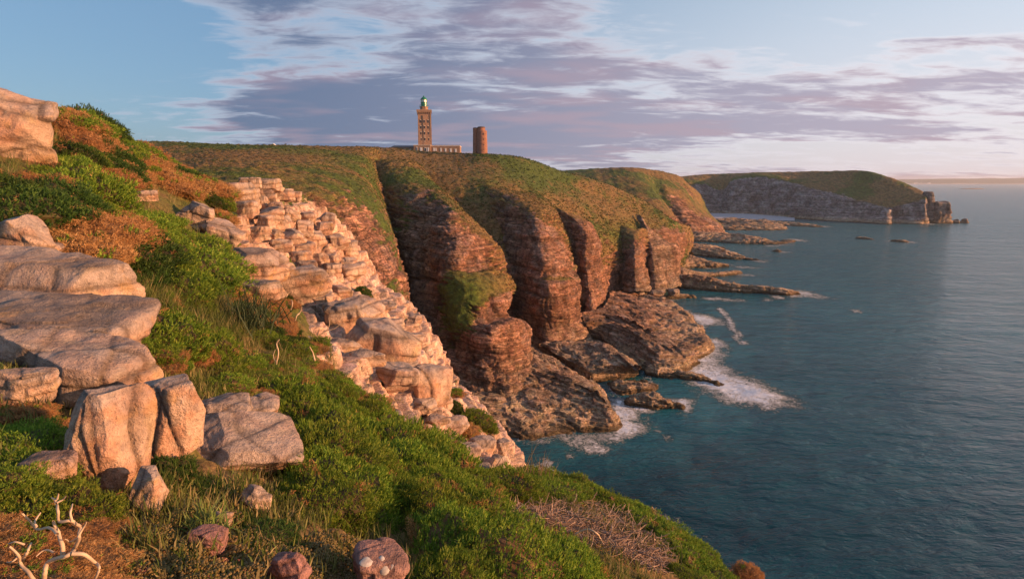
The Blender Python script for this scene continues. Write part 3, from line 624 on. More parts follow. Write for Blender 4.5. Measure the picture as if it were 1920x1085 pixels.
def stk(u0, u1, vt, vb, Y):
    b = P((u0 + u1) / 2, vb, Y); t = P((u0 + u1) / 2, vt, Y); w = (u1 - u0) / 2 / F * Y
    return b, t, w
b, t, w = stk(1735, 1747, 360, 418, 812)
column('sea_stack', [(t, w * .6, w), (t * .9 + b * .1, w * .75, w * 1.3), (t * .5 + b * .5, w * .9, w * 2), (t * .2 + b * .8, w * 1.3, w * 2.6), (b - (0, 0, 4), w * 1.5, w * 3)], 'slim dark rock finger at the tip of the far headland', 'sea stack', M_FAR, 41, 4, .9)
b, t, w = stk(1748, 1772, 379, 417, 806)
column('sea_stack', [(t, w * .75, w * .8), (t * .9 + b * .1, w * .85, w), (t * .5 + b * .5, w * .95, w), (t * .2 + b * .8, w * .9, w), (b - (0, 0, 4), w, w * 1.1)], 'block shaped dark sea stack standing off the far headland', 'sea stack', M_FAR, 42, 5, 1.8)

# far coast across the bay
rows = []
us = [1600, 1680, 1720, 1760, 1800, 1850, 1900, 1960, 2100, 2400, 2900]
hs = [70, 78, 84, 88, 90, 94, 100, 106, 108, 100, 90]
for (k, y, zz_) in ((0, 12500, .6), (1, 10500, 1.0), (2, 9700, .75), (3, 9350, .16), (4, 9050, .03), (5, 9000, -.1)):
    rows.append([('w', (u - 960) / F * y * 1.0, y, h * zz_, 0.6 if k < 4 else 0.0, 2.0) for u, h in zip(us, hs)])
G, veg, tone = loft(rows, 4.0)
G[..., 2] += 7 * fbm(G / np.array((260, 600, 600)), 4, 77) * sstep(5, 30, G[..., 2])
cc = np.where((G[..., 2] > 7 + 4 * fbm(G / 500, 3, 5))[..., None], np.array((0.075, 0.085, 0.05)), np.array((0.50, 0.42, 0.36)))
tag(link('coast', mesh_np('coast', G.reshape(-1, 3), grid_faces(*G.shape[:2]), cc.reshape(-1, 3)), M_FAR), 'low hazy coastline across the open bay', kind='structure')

# ---------------------------------------------------------------- near sunlit cliff
def lower(row, x, y, z, tone=1.0):
    return [('w', P(*q[:3])[0] + x, P(*q[:3])[1] + y, z, 0.0, tone) for q in row]
N1 = [
    R((385, 352, 27), (425, 345, 28), (470, 348, 29), (525, 355, 30), (562, 368, 32), (590, 385, 40), veg=.3, tone=0),
    R((385, 385, 22.5), (430, 392, 22.5), (490, 394, 24.5), (560, 402, 27.5), (624, 413, 31), (645, 430, 40), veg=.18, tone=.15),
    R((400, 430, 20), (450, 430, 20.5), (520, 430, 23), (600, 440, 27), (656, 452, 31), (675, 470, 40), veg=.0, tone=.15),
    R((410, 470, 18), (470, 470, 19), (550, 478, 22), (630, 486, 26), (684, 486, 30.5), (700, 510, 40), veg=.0, tone=.2),
    R((420, 510, 16), (500, 515, 17.5), (580, 523, 20.5), (650, 530, 24.5), (706, 528, 29), (725, 555, 39), veg=.0, tone=.2),
    R((430, 560, 14), (530, 560, 15.5), (610, 568, 18.5), (690, 572, 23), (757, 570, 27), (775, 595, 37), veg=.02, tone=.2),
    R((470, 610, 12.5), (570, 605, 14), (650, 610, 17), (730, 608, 21), (791, 603, 25.5), (805, 630, 35), veg=.05, tone=.25),
    R((520, 650, 11.5), (610, 645, 13), (690, 650, 15.5), (760, 650, 19), (803, 653, 23), (818, 680, 33), veg=.05, tone=.2),
    R((570, 700, 10.5), (660, 690, 12), (730, 695, 14.5), (790, 695, 17.5), (829, 696, 20.5), (843, 720, 30), veg=.02, tone=.1),
    R((630, 760, 9.5), (710, 745, 11.5), (780, 745, 13.8), (840, 748, 16.3), (887, 746, 18.5), (905, 775, 28), veg=.0, tone=.1),
    R((690, 820, 9), (770, 800, 11), (840, 800, 13), (890, 798, 15), (936, 797, 16.5), (953, 830, 26), veg=.0, tone=.2),
    R((750, 900, 8.8), (830, 862, 10.8), (890, 857, 12.3), (930, 852, 13.8), (964, 852, 15.2), (978, 890, 25), veg=.0, tone=.25),
    R((800, 980, 8.8), (870, 940, 10.5), (915, 925, 12), (945, 915, 13.2), (958, 900, 14.5), (972, 940, 24), veg=.0, tone=.25),
]
N1.append(lower(N1[-1], 3, 4, 38, .5)); N1.append(lower(N1[-2], 6, 9, 15, 1)); N1.append(lower(N1[-3], 10, 14, -3, 2))
land('cliff', N1, M_NEAR, 'sunlit cream and pink sandstone cliff with stepped joints beside the gorse slope', key='N1', step=1.7, s=0.62, amp=0.30, vamp=0.35, seed=50, shore=False, tilt=(-0.10, 0.05), strata=1.3, terrace=0.42,
     hook=patches([(500, 372, 60, 8, .3), (640, 460, 40, 6, .0), (760, 600, 20, 15, .35), (700, 560, 14, 20, .25), (850, 720, 25, 30, .3)]))
# ------------------------------------------------------------------ the sea
def ray_pts(lst, n=14):
    out = []
    for a, b in zip(lst[:-1], lst[1:]):
        for t in np.linspace(0, 1, n, endpoint=False):
            q = [a[i] * (1 - t) + b[i] * t for i in range(4)]
            p = Zp(q[0], q[1], 0); out.append((p[0], p[1], q[2], q[3]))
    p = Zp(lst[-1][0], lst[-1][1], 0); out.append((p[0], p[1], lst[-1][2], lst[-1][3])); return out
strokes = []      # (u, v, half width m, strength)
for st in [
    [(1262, 569, .9, .6), (1300, 571, .8, .8), (1330, 574, 1.0, .85), (1348, 580, 1.0, .9), (1358, 592, 1.1, .8), (1372, 606, 1.2, .9), (1374, 618, 1.2, .7), (1388, 630, 1.4, .9), (1384, 640, 1.2, .8), (1402, 646, 1.2, .7)],
    [(1300, 598, 3.5, .9), (1322, 604, 4.5, .9), (1342, 603, 2, .4)],
    [(1312, 690, 5, .8), (1335, 705, 7, 1.0), (1375, 727, 8, 1.05), (1420, 742, 7, 1.05), (1462, 752, 4, .8), (1485, 762, 3, .3)],
    [(1330, 725, 3, .8), (1380, 745, 4, .9), (1440, 757, 3, .9)],
    [(1310, 672, 3, .7), (1340, 668, 3, .6), (1370, 655, 2, .35)],
    [(1180, 800, 3, .9), (1160, 808, 2.5, 1), (1172, 780, 3, .9), (1158, 758, 2.5, .9), (1168, 748, 2, .5)],
    [(1045, 822, 2, .6), (1090, 826, 3.5, .7), (1140, 820, 3, .75), (1165, 812, 2.5, .9)],
    [(1072, 858, .9, .6), (1090, 848, 1.0, .8), (1115, 843, 1.1, .85), (1148, 842, .8, .6)],
    [(972, 884, .9, .8), (995, 876, 1.2, .9), (1020, 876, 1.6, .95), (1024, 866, 1.3, .9), (1000, 858, .8, .5), (975, 848, .6, .3)],
    [(1190, 766, 1.5, .9), (1205, 770, 2, 1), (1218, 772, 1.0, .7)],
    [(1225, 742, 1.5, .7), (1262, 750, 2, .85), (1288, 762, 2, .9), (1280, 772, 1.6, .6)],
    [(1300, 556, 2, .8), (1360, 562, 2.5, .8), (1430, 563, 2.5, .6), (1470, 556, 3, .8), (1515, 551, 5, .9)],
    [(1240, 560, 2, .6), (1310, 562, 2.5, .6)], [(1305, 592, 4, .9), (1325, 600, 5, 1), (1350, 606, 3, .7)], [(1345, 640, 3, .8), (1338, 655, 3, .8), (1320, 668, 3.5, .9), (1318, 680, 4, .9), (1345, 690, 4, .8)], [(1500, 548, 5, .9), (1530, 556, 4, .6), (1560, 560, 4, .35)],
    [(1420, 535, 3, .7), (1460, 543, 3, .8), (1500, 546, 3, .7)],
    [(1365, 497, 4, .9), (1410, 503, 4, .5)], [(1385, 515, 4, .6), (1430, 516, 4, .35)], [(1426, 489, 5, .7), (1440, 487, 5, .3)],
    [(1462, 472, 3, .6), (1480, 473, 3, .5)], [(1490, 449, 8, .9), (1510, 453, 6, .4)], [(1440, 462, 5, .6), (1466, 458, 5, .5)], [(1460, 424, 6, .6), (1480, 426, 6, .6)],
    [(1530, 425, 8, .7), (1556, 424, 8, .6)],
    [(1606, 447, 5, .8), (1660, 450, 5, .9), (1705, 454, 6, .8)],
    [(1575, 577, 1.6, .7), (1592, 580, 2, .9), (1612, 584, 1.5, .7)],
    [(1700, 419, 6, .7), (1738, 420, 6, .8), (1760, 419, 6, .8)], [(1640, 420, 5, .6), (1690, 421, 5, .6)],
    [(1246, 968, .5, .5), (1262, 976, .6, .6), (1290, 990, .6, .7), (1312, 1000, .5, .4)], [(1330, 992, .6, .7), (1344, 1000, .5, .8)],
    [(1370, 1022, .6, .6), (1395, 1030, .7, .7), (1415, 1038, .5, .6)],
    [(1215, 795, 1.2, .4), (1245, 815, 1.2, .5), (1258, 822, .8, .4)],
]: strokes += ray_pts(st)
for key in ('PL1', 'PL2', 'PL3'):
    pass
WL = []
for key in ('PL1', 'PL2', 'PL3', 'K1', 'K2', 'K3', 'K4', 'K5', 'K6', 'K7', 'K8'):
    G2 = GRIDS[key][0]; m = np.abs(G2[..., 2]) < 0.45
    q = G2[m][:, :2]; WL.append(q[::max(1, len(q) // 420)])
WL = np.concatenate(WL)
na, nr = 420, 270
ang = np.radians(np.linspace(-62, 82, na)); rad = 24 * (46000 / 24) ** (np.linspace(0, 1, nr) ** 1.0)
rr, aa = np.meshgrid(rad, ang, indexing='ij')
SG = np.stack([rr * np.sin(aa), rr * np.cos(aa), np.zeros_like(rr)], -1)
foam = np.zeros(rr.shape, np.float32); near = np.full(rr.shape, 99.0, np.float32)
ST = np.array(strokes, np.float32)
def sub(mask, fn):
    q3 = SG[mask]; p = (q3[:, :2] + 2.2 * np.stack([fbm(q3 / 8.0, 3, 201), fbm(q3 / 8.0, 3, 202)], -1)).astype(np.float32); res = np.zeros(len(p), np.float32)
    for i in range(0, len(p), 4000): res[i:i + 4000] = fn(p[i:i + 4000])
    return res
m = (rr > 60) & (rr < 1100) & (aa > -0.15) & (aa < 0.85)
foam[m] = sub(m, lambda p: np.max(ST[None, :, 3] * np.exp(-(((p[:, None, 0] - ST[None, :, 0]) ** 2 + (p[:, None, 1] - ST[None, :, 1]) ** 2) / (ST[None, :, 2] * 1.35) ** 2)), 1))
m = (rr > 60) & (rr < 560) & (aa > -0.2) & (aa < 0.6)
near[m] = sub(m, lambda p: np.sqrt(np.min((p[:, None, 0] - WL[None, :, 0]) ** 2 + (p[:, None, 1] - WL[None, :, 1]) ** 2, 1)))
edge = np.exp(-near / 2.4) * sstep(-0.15, 0.35, fbm(SG / 9.0, 3, 91))
foam = np.maximum(foam, 0.70 * edge)
# water surface: long low swell, only where the facets are fine enough
fade = sstep(900, 150, rr)
SG[..., 2] = fade * (0.22 * fbm(SG / np.array((9, 14, 9)), 3, 95) + 0.10 * fbm(SG / 3.0, 2, 97))
me = mesh_np('sea', SG.reshape(-1, 3), grid_faces(nr, na)[:, ::-1])
attr_f(me, 'foam', foam); attr_f(me, 'pale_water', np.maximum(sstep(26, 0, near), 0.85 * sstep(110, 330, rr)))     # paler water tint near the rocks and with distance from the viewpoint
M_SEA, t, b = principled('sea_water', 0.16, 0.42)
b.inputs['IOR'].default_value = 1.33
geo = t.new('ShaderNodeNewGeometry').outputs['Position']
fo = t.new('ShaderNodeAttribute', attribute_name='foam').outputs['Fac']
sh = t.new('ShaderNodeAttribute', attribute_name='pale_water').outputs['Fac']
dist = t.vmath('LENGTH', t.vmath('SUBTRACT', geo, tuple(EYE)))
mp = t.new('ShaderNodeMapping', inp={'Vector': geo, 'Rotation': (0, 0, .22), 'Scale': (0.42, 1.0, 1.0)}).outputs[0]
n_big = t.noise(mp, 0.035, 4, 0.55); n_mid = t.noise(mp, 0.20, 5, 0.6, 0.4); n_small = t.noise(mp, 0.75, 5, 0.62, 0.4)
patch = t.noise(mp, 0.012, 4, 0.6)
deep = t.mix(t.maprange(patch, .35, .65), (0.001, 0.028, 0.038), (0.003, 0.060, 0.074))
deep = t.mix(t.math('MULTIPLY', sh, .85), deep, (0.016, 0.125, 0.145))
f_n = t.noise(geo, 0.75, 9, 0.74, 1.6); f_b = t.noise(geo, 0.20, 5, 0.65, 1.2)
fm = t.math('ADD', t.math('MULTIPLY', fo, 1.25), t.math('ADD', t.math('MULTIPLY', t.math('SUBTRACT', f_n, .5), 2.6), t.math('MULTIPLY', t.math('SUBTRACT', f_b, .5), 1.5)))
fm = t.math('MULTIPLY', t.maprange(fm, .35, 1.15), t.maprange(fo, .04, .30))
t.set(b, 'Base Color', t.mix(fm, deep, (0.74, 0.73, 0.74)))
t.set(b, 'Roughness', t.math('ADD', t.maprange(dist, 100, 1000, .10, .25), t.math('MULTIPLY', fm, .5)))
hgt = t.math('ADD', t.math('MULTIPLY', n_big, 2.6), t.math('ADD', t.math('MULTIPLY', n_mid, 1.0), t.math('MULTIPLY', n_small, .35)))
hgt = t.math('ADD', hgt, t.math('MULTIPLY', fm, .5))
bp = t.new('ShaderNodeBump', inp={'Strength': 1.0, 'Distance': t.maprange(dist, 120, 700, 1.25, 4.6), 'Height': hgt})
t.set(b, 'Normal', bp.outputs[0])
tag(link('sea', me, M_SEA), 'dark teal sea with white surf along the rocks', kind='structure')
# ------------------------------------------------------------------ near slope
FG = [
    R((-350, 210, 20), (0, 275, 26), (75, 295, 28), (140, 310, 30), (210, 330, 32), (270, 370, 33), (285, 430, 36), veg=.9),
    R((-350, 120, 13), (0, 190, 15), (70, 206, 16), (130, 214, 17.5), (190, 243, 20), (255, 272, 24), (285, 350, 29), veg=.9),
    R((-350, 260, 9.5), (0, 270, 12), (90, 270, 13.5), (170, 280, 15.5), (250, 296, 19), (335, 322, 24), (362, 400, 28), veg=.9),
    R((-350, 350, 8), (0, 350, 9.5), (100, 350, 11), (200, 350, 13.5), (300, 350, 17), (400, 352, 22), (420, 430, 25.5), veg=.9),
    R((-350, 430, 6.5), (0, 430, 7.8), (120, 430, 9), (230, 430, 11), (330, 430, 14), (425, 430, 18.5), (440, 500, 21.5), veg=.9),
    R((-350, 510, 5.2), (0, 510, 6.3), (120, 510, 7.3), (230, 510, 8.8), (340, 510, 11), (450, 512, 15), (485, 525, 20), veg=.8),
    R((-350, 600, 4.2), (0, 600, 5), (130, 600, 5.8), (260, 600, 7.3), (390, 600, 9.2), (540, 600, 12.8), (575, 615, 17), veg=.8),
    R((-350, 690, 3.4), (0, 690, 4), (150, 690, 4.8), (300, 690, 6.2), (460, 690, 8.2), (640, 706, 10.6), (650, 770, 13.5), veg=.7),
    R((-350, 780, 2.9), (0, 780, 3.3), (180, 780, 4.1), (350, 780, 5.2), (560, 780, 7.2), (762, 796, 9.6), (772, 866, 12), veg=.8),
    R((-350, 860, 2.5), (0, 860, 2.75), (200, 860, 3.4), (420, 860, 4.4), (660, 860, 6.2), (860, 880, 8.8), (872, 950, 11), veg=.8),
    R((-350, 930, 2.2), (0, 930, 2.4), (220, 930, 2.9), (460, 930, 3.7), (740, 930, 5.3), (1085, 925, 9.2), (1095, 1000, 11.5), veg=.7),
    R((-350, 1000, 2), (0, 1000, 2.1), (240, 1000, 2.5), (500, 1000, 3.1), (820, 1000, 4.5), (1255, 1002, 7.6), (1265, 1085, 9.5), veg=.6),
    R((-350, 1090, 1.7), (0, 1090, 1.8), (260, 1090, 2.05), (540, 1090, 2.5), (900, 1090, 3.6), (1345, 1095, 6.2), (1355, 1190, 7.8), veg=.6),
    R((-350, 1300, 1.2), (0, 1300, 1.25), (280, 1300, 1.35), (600, 1300, 1.6), (950, 1300, 2.3), (1450, 1250, 4.5), (1500, 1320, 8), veg=.6),
]
for k, r in enumerate(FG):
    p = P(*r[-1][:3]); r.append(('w', p[0] + 3.5, p[1] + 2, p[2] - 14, 0.1, .5)); r.append(('w', p[0] + 8, p[1] + 4, -3, 0, 1.5))
FG.append([('w', x, -2.0, z, .6, .5) for x, z in ((-6, 60.5), (-2.4, 59.4), (-1, 58.8), (0, 58.4), (1.2, 57.9), (3, 56.8), (6, 53), (10, 40), (14, -3))])
land('ground', FG, M_NEAR, 'mossy earth of the near cliff top slope', key='FG', step=7.0, deep=10.0, maxseg=40, s=0.5, amp=0.06, vamp=0.10, seed=60, shore=False, blocks=.5, green=.35)

# lookup: photo pixel -> point on the near slope or near cliff
_hitU, _hitV, _hitZ, _hitP, _hitN = [], [], [], [], []
for key in ('FG', 'N1'):
    G2, N2, _, _ = GRIDS[key]; U, V, Zc = proj(G2)
    ok = (U > -300) & (U < 1500) & (V > 150) & (V < 1250) & (Zc > 0.5) & (Zc < 60)
    _hitU.append(U[ok]); _hitV.append(V[ok]); _hitZ.append(Zc[ok]); _hitP.append(G2[ok]); _hitN.append(N2[ok])
_hitU, _hitV, _hitZ = map(np.concatenate, (_hitU, _hitV, _hitZ)); _hitP = np.concatenate(_hitP); _hitN = np.concatenate(_hitN)
_bins = {}
for i, (a, b) in enumerate(zip((_hitU // 12).astype(int), (_hitV // 12).astype(int))): _bins.setdefault((a, b), []).append(i)
def hit(u, v):
    a, b = int(u // 12), int(v // 12); cand = []
    for rad in (1, 2, 4):
        for i in range(a - rad, a + rad + 1):
            for j in range(b - rad, b + rad + 1): cand += _bins.get((i, j), [])
        if cand: break
    if not cand: return None
    c = np.array(cand); d = np.hypot(_hitU[c] - u, _hitV[c] - v)
    k = c[d < max(9.0, d.min() + 3)]; k = k[np.argmin(_hitZ[k])]
    return _hitP[k], _hitN[k], _hitZ[k]

# ------------------------------------------------------------------ rocks
M_ROCK, t, b = principled('lichened_sandstone', 0.88, 0.25)
tcg = t.new('ShaderNodeNewGeometry').outputs['Position']
col = t.new('ShaderNodeAttribute', attribute_name='Col').outputs['Color']
a1 = t.noise(tcg, 7, 6, .65); a2 = t.noise(tcg, 38, 5, .65); a3 = t.noise(tcg, 110, 3, .6)
k = t.math('ADD', t.maprange(a1, .25, .75, .80, 1.20), t.math('ADD', t.maprange(a2, .3, .7, -.16, .16), t.maprange(a3, .3, .7, -.08, .08)))
c = t.mix(1.0, col, t.new('ShaderNodeCombineXYZ', inp={0: k, 1: k, 2: k}).outputs[0], 'MULTIPLY')
lv = t.new('ShaderNodeTexVoronoi', inp={'Vector': t.vmath('ADD', tcg, t.vmath('SCALE', t.noise(tcg, 9, 3, .5, out=1), (0, 0, 0))), 'Scale': 11.0})
lm = t.math('MULTIPLY', t.maprange(t.math('ADD', lv.outputs['Distance'], t.math('MULTIPLY', a2, .25)), .32, .24), t.maprange(t.noise(tcg, 1.7, 3, .5), .52, .62))
c = t.mix(t.math('MULTIPLY', lm, .55), c, (.62, .57, .46))
dm = t.math('MULTIPLY', t.maprange(t.noise(tcg, 5, 5, .7), .60, .70), .6)
c = t.mix(dm, c, (.13, .10, .085))
om = t.math('MULTIPLY', t.maprange(t.noise(tcg, 3.1, 4, .6), .58, .70), .45)
c = t.mix(om, c, (.50, .27, .09))
t.set(b, 'Base Color', c)
h = t.math('ADD', t.math('MULTIPLY', a1, 1.6), t.math('ADD', t.math('MULTIPLY', a2, .55), t.math('MULTIPLY', a3, .22)))
t.set(b, 'Normal', t.new('ShaderNodeBump', inp={'Strength': 1.0, 'Distance': .05, 'Height': h}).outputs[0])

def cube_sphere(n):
    lin = np.tan(np.linspace(-1, 1, n) * math.pi / 4)
    a, b = np.meshgrid(lin, lin, indexing='ij'); o = np.ones_like(a); V = []; Fc = []; k = 0
    for f in ((a, b, o), (b, a, -o), (o, a, b), (-o, b, a), (b, o, a), (a, -o, b)):
        V.append(np.stack(f, -1).reshape(-1, 3)); Fc.append(grid_faces(n, n) + k); k += n * n
    V = np.concatenate(V); V /= np.linalg.norm(V, axis=1, keepdims=True); Fc = np.concatenate(Fc)
    key = np.round(V * 1e4).astype(np.int64); _, first, inv = np.unique(key, axis=0, return_index=True, return_inverse=True)
    return V[first], inv.ravel()[Fc]
_CS = {}
def rock_mesh(name, dims, seed, boxy=3.5, cuts=6, n=26, rough=.05, tint=0.0, bed=None, wear=1.0):
    """a broken block about dims metres: fracture planes, bedding steps, a few open joints"""
    if n not in _CS: _CS[n] = cube_sphere(n)
    V, Fc = _CS[n]; rng = np.random.RandomState(seed)
    boxy = boxy + 2.0
    r = (np.abs(V) ** boxy).sum(1) ** (-1 / boxy); p = V * r[:, None]
    for _ in range(cuts + 4):
        nn = rng.normal(size=3); nn[2] *= .6; nn /= np.linalg.norm(nn); d = rng.uniform(.66, 1.02)
        e = np.maximum(0, p @ nn - d); p = p - nn * e[:, None]
    hd = np.array(dims) / 2; q = p * hd; m = float(np.cbrt(hd.prod()))
    out = p / hd; out /= np.linalg.norm(out, axis=1, keepdims=True) + 1e-6
    d = rough * m * (2.4 * fbm(q / (m * 1.2) + seed, 3, seed) + .8 * fbm(q / (m * .35), 4, seed + 1))
    tl = rng.uniform(-.12, .12, 2)
    bedc = q[:, 2] + tl[0] * q[:, 0] + tl[1] * q[:, 1] + .06 * m * fbm(q / m, 2, seed + 2)
    bh = bed or m * rng.uniform(.42, .75)
    fz, fx, ID, ck = brick(q + seed, bedc + 7.3, m * 1.7, bh, seed)
    _, _, IDb, ckb = brick(q + seed, bedc + 3.1, m * .6, bh * .33, seed + 31)
    sel = sstep(-.15, .25, fbm(q / (m * .9) + 9, 2, seed + 6))           # joints open only here and there
    hz_ = np.array((1, 1, .35))
    q = q + out * d[:, None] + out * hz_ * ((ID - .5) * .20 * m * wear + (IDb - .5) * .05 * m * wear * sel - ck * .085 * m * wear - ckb * .03 * m * wear * sel)[:, None]
    F1, F2, _ = worley(q / (m * .16), seed + 9)
    q = q - out * (.022 * m * wear * sstep(.45, .15, F1) * sstep(.0, .4, fbm(q / (m * .5), 3, seed + 7)))[:, None]   # pits
    # colours of stone and lichen
    f = fbm(q / (m * .8) + 5, 4, seed + 4); f2 = fbm(q / (m * .3), 4, seed + 5); f3 = fbm(q / (m * .12), 3, seed + 8)
    c = np.array((0.58, 0.395, 0.275)) * (1 + .22 * f2 + .12 * f3)[:, None] * (1 + .25 * (ID - .5))[:, None]
    w = sstep(-.05, .30, f)[:, None]; c = c * (1 - .65 * w) + .65 * w * np.array((0.53, 0.265, 0.155))
    y = sstep(.15, .5, fbm(q / (m * .5) + 15, 4, seed + 14))[:, None]; c = c * (1 - .5 * y) + .5 * y * np.array((0.56, 0.37, 0.17))
    up = sstep(.25, .85, out[:, 2] + .45 * f2)[:, None]; c = c * (1 - .6 * up) + .6 * up * np.array((0.36, 0.31, 0.285))
    dk = sstep(.22, .45, f2 * .6 + f3 * .6 + .2 * f)[:, None]; c = c * (1 - .45 * dk) + .45 * dk * np.array((0.20, 0.15, 0.125))
    c = c * (1 - tint) + tint * np.array((0.36, 0.17, 0.15))
    c = c * (1 - .6 * np.maximum(ck, .55 * ckb * sel))[:, None]
    return mesh_np(name, q, Fc, np.clip(c, .02, .85))
def rock_at(name, u, v, w, h, label=None, cat='rock', depth=.9, rz=0.0, tx=0.0, ty=0.0, Y=None, parent=None, mat=None, grp=None, **kw):
    """box of w x h photo pixels centred on u,v, standing where its foot meets the slope"""
    if Y is None:
        hh = hit(u, v + h * .45); Y = hh[2] if hh else 10.0
        if hh: Y = (hh[0][1])
    W_, H_ = w / F * Y, h / F * Y
    o = link(name, rock_mesh(name, (W_ * 1.08, W_ * depth, H_ * 1.1), **kw), mat or M_ROCK)
    o.location = P(u, v, Y + W_ * depth * .25); o.rotation_euler = (tx, ty, rz)
    if label: tag(o, label, cat, grp)
    if parent is not None: o.parent = parent
    return o
BIG = dict(n=46)
rock_at('rock_outcrop', 28, 246, 150, 130, 'tall weathered sandstone crag at the top of the gorse slope', depth=.8, rz=.35, ty=.25, seed=201, boxy=3, cuts=5, rough=.07, Y=11.4, bed=.55, **BIG)
rock_at('boulder', 34, 450, 120, 92, 'rounded boulder resting on the end of the flat ledge', depth=.8, rz=.2, ty=.15, seed=203, bed=1.5, cuts=5, **BIG)
rock_at('rock', 72, 472, 84, 30, 'oval slab wedged under the rounded boulder', depth=.8, rz=-.2, ty=-.08, seed=204, boxy=2.6, cuts=3, n=32)
rock_at('rock_ledge', 88, 535, 300, 95, 'wide flat sandstone ledge under the rounded boulder', depth=.7, rz=.2, tx=.10, ty=.08, seed=205, boxy=5, cuts=4, rough=.06, **BIG)
rock_at('rock_ledge', 90, 618, 350, 95, 'second step of the ledge, lichen spotted, beside the round gorse', depth=.7, rz=.12, tx=.08, ty=.06, seed=206, boxy=5, cuts=4, rough=.06, **BIG)
rock_at('rock_ledge', 120, 690, 290, 110, 'third and lowest step of the sandstone ledge', depth=.7, rz=-.1, tx=.12, ty=.22, seed=207, boxy=4, cuts=5, rough=.07, **BIG)
rock_at('rock', 40, 725, 105, 66, 'blunt pinkish block half hidden by brown gorse', depth=.8, rz=.3, ty=.1, seed=208, cuts=5, n=32)
rock_at('boulder', 204, 825, 150, 205, 'tall upright cream boulder, largest of the lower rocks', depth=.8, rz=.5, ty=.06, seed=209, bed=2.2, boxy=3.2, cuts=7, rough=.06, **BIG)
rock_at('rock', 275, 920, 74, 88, 'grey pink rock leaning at the foot of the tall boulder', depth=.9, rz=.3, ty=.3, seed=210, bed=1.0, boxy=3, cuts=6, n=34)
rock_at('rock', 92, 880, 90, 56, 'small salmon pink rock behind the low green gorse', depth=.8, rz=.1, seed=211, cuts=5, n=30, tint=.25)
rock_at('boulder', 318, 800, 150, 175, 'broad square faced boulder behind the dark tussock', depth=.7, rz=.7, ty=-.05, seed=212, bed=2.0, boxy=4, cuts=5, rough=.05, **BIG)
rock_at('rock', 285, 735, 120, 62, 'rounded rock on the slope above the square faced boulder', depth=.8, rz=.3, ty=.15, seed=213, cuts=5, n=34)
rock_at('rock', 405, 772, 130, 50, 'low hump of pale rock at the head of the grey slab', depth=.9, rz=.4, ty=.12, seed=214, cuts=4, n=34)
rock_at('rock_slab', 452, 838, 215, 66, 'smooth grey slab sloping down beside the bright green mat', depth=.95, rz=.6, tx=.16, ty=.26, seed=215, boxy=5, cuts=3, rough=.04, bed=.6, **BIG)
rock_at('rock', 470, 762, 110, 34, 'flat pale rock between grey slab and gorse cushions', depth=.9, rz=.1, ty=.1, seed=216, cuts=4, n=32)
rock_at('stone', 480, 937, 54, 52, 'small pale angular stone lying in the moss', depth=.9, rz=.4, ty=.2, seed=217, cuts=6, n=24, cat='stone')
rock_at('stone', 418, 970, 36, 26, 'smallest pale stone beside the grass tuft', depth=.9, rz=.1, seed=218, cuts=4, n=18, cat='stone')
rock_at('stone', 392, 1012, 78, 46, 'smooth purple pink stone sunk in the moss', depth=.8, rz=.3, ty=.12, seed=219, boxy=2.4, cuts=3, n=24, tint=.85, cat='stone')
rock_at('stone', 532, 1068, 96, 60, 'pointed purple pink stone slab standing in the moss', depth=.5, rz=-.2, ty=-.25, seed=220, boxy=4, cuts=6, n=24, tint=.85, cat='stone')
LICH = rock_at('stone', 706, 1068, 116, 90, 'purple stone with pale round lichens among green shoots', depth=.9, rz=.3, ty=.25, seed=221, boxy=2.8, cuts=4, n=30, tint=.7, cat='stone')
rock_at('rock', 375, 405, 70, 44, 'cream rock half buried in gorse above the fan shaped ledge', depth=.9, rz=.3, ty=.3, seed=222, cuts=4, n=32)
rock_at('rock', 418, 440, 82, 50, 'rounded cream rock just above the flat orange stone', depth=.9, rz=.2, ty=.15, seed=223, cuts=4, n=34)
rock_at('stone', 445, 459, 36, 14, 'flat orange stone on the edge of the ledge', depth=.9, rz=.2, seed=224, cuts=4, n=20, tint=.2, cat='stone')
rock_at('rock', 272, 367, 48, 18, 'lone flat rock on the gorse slope', depth=.8, rz=.2, seed=225, cuts=3, n=24)
rock_at('rock_ledge', 468, 500, 150, 62, 'fan shaped sandstone ledge jutting over the grass', depth=.8, rz=.2, tx=.06, ty=.08, seed=226, boxy=4.5, cuts=4, rough=.05, **BIG)
rock_at('rock_ledge', 540, 530, 150, 56, 'orange faced rock step right under the fan shaped ledge', depth=.6, rz=.3, seed=227, boxy=5, cuts=4, **BIG)
rock_at('rock_ledge', 470, 545, 120, 34, 'dark undercut rock below the fan shaped ledge', depth=.6, rz=.2, seed=228, boxy=4, cuts=5, n=34)
rock_at('rock', 665, 590, 110, 56, 'flat topped block with orange front on the lower cliff', depth=.9, rz=.35, tx=.05, seed=229, boxy=5, cuts=4, n=32)
rock_at('rock', 720, 640, 120, 70, 'pale bulging rock below the flat topped block', depth=.9, rz=.5, tx=.05, ty=.1, seed=230, boxy=4, cuts=5, n=32)
rock_at('rock', 800, 720, 84, 76, 'round cream rock on the cliff edge above the shrubs', depth=.9, rz=.5, ty=.1, seed=231, bed=1.6, boxy=3, cuts=5, n=32)
rock_at('rock', 742, 710, 80, 50, 'jointed cream block above the bright green mat', depth=.9, rz=.3, ty=.1, seed=232, boxy=4.5, cuts=5, n=32)
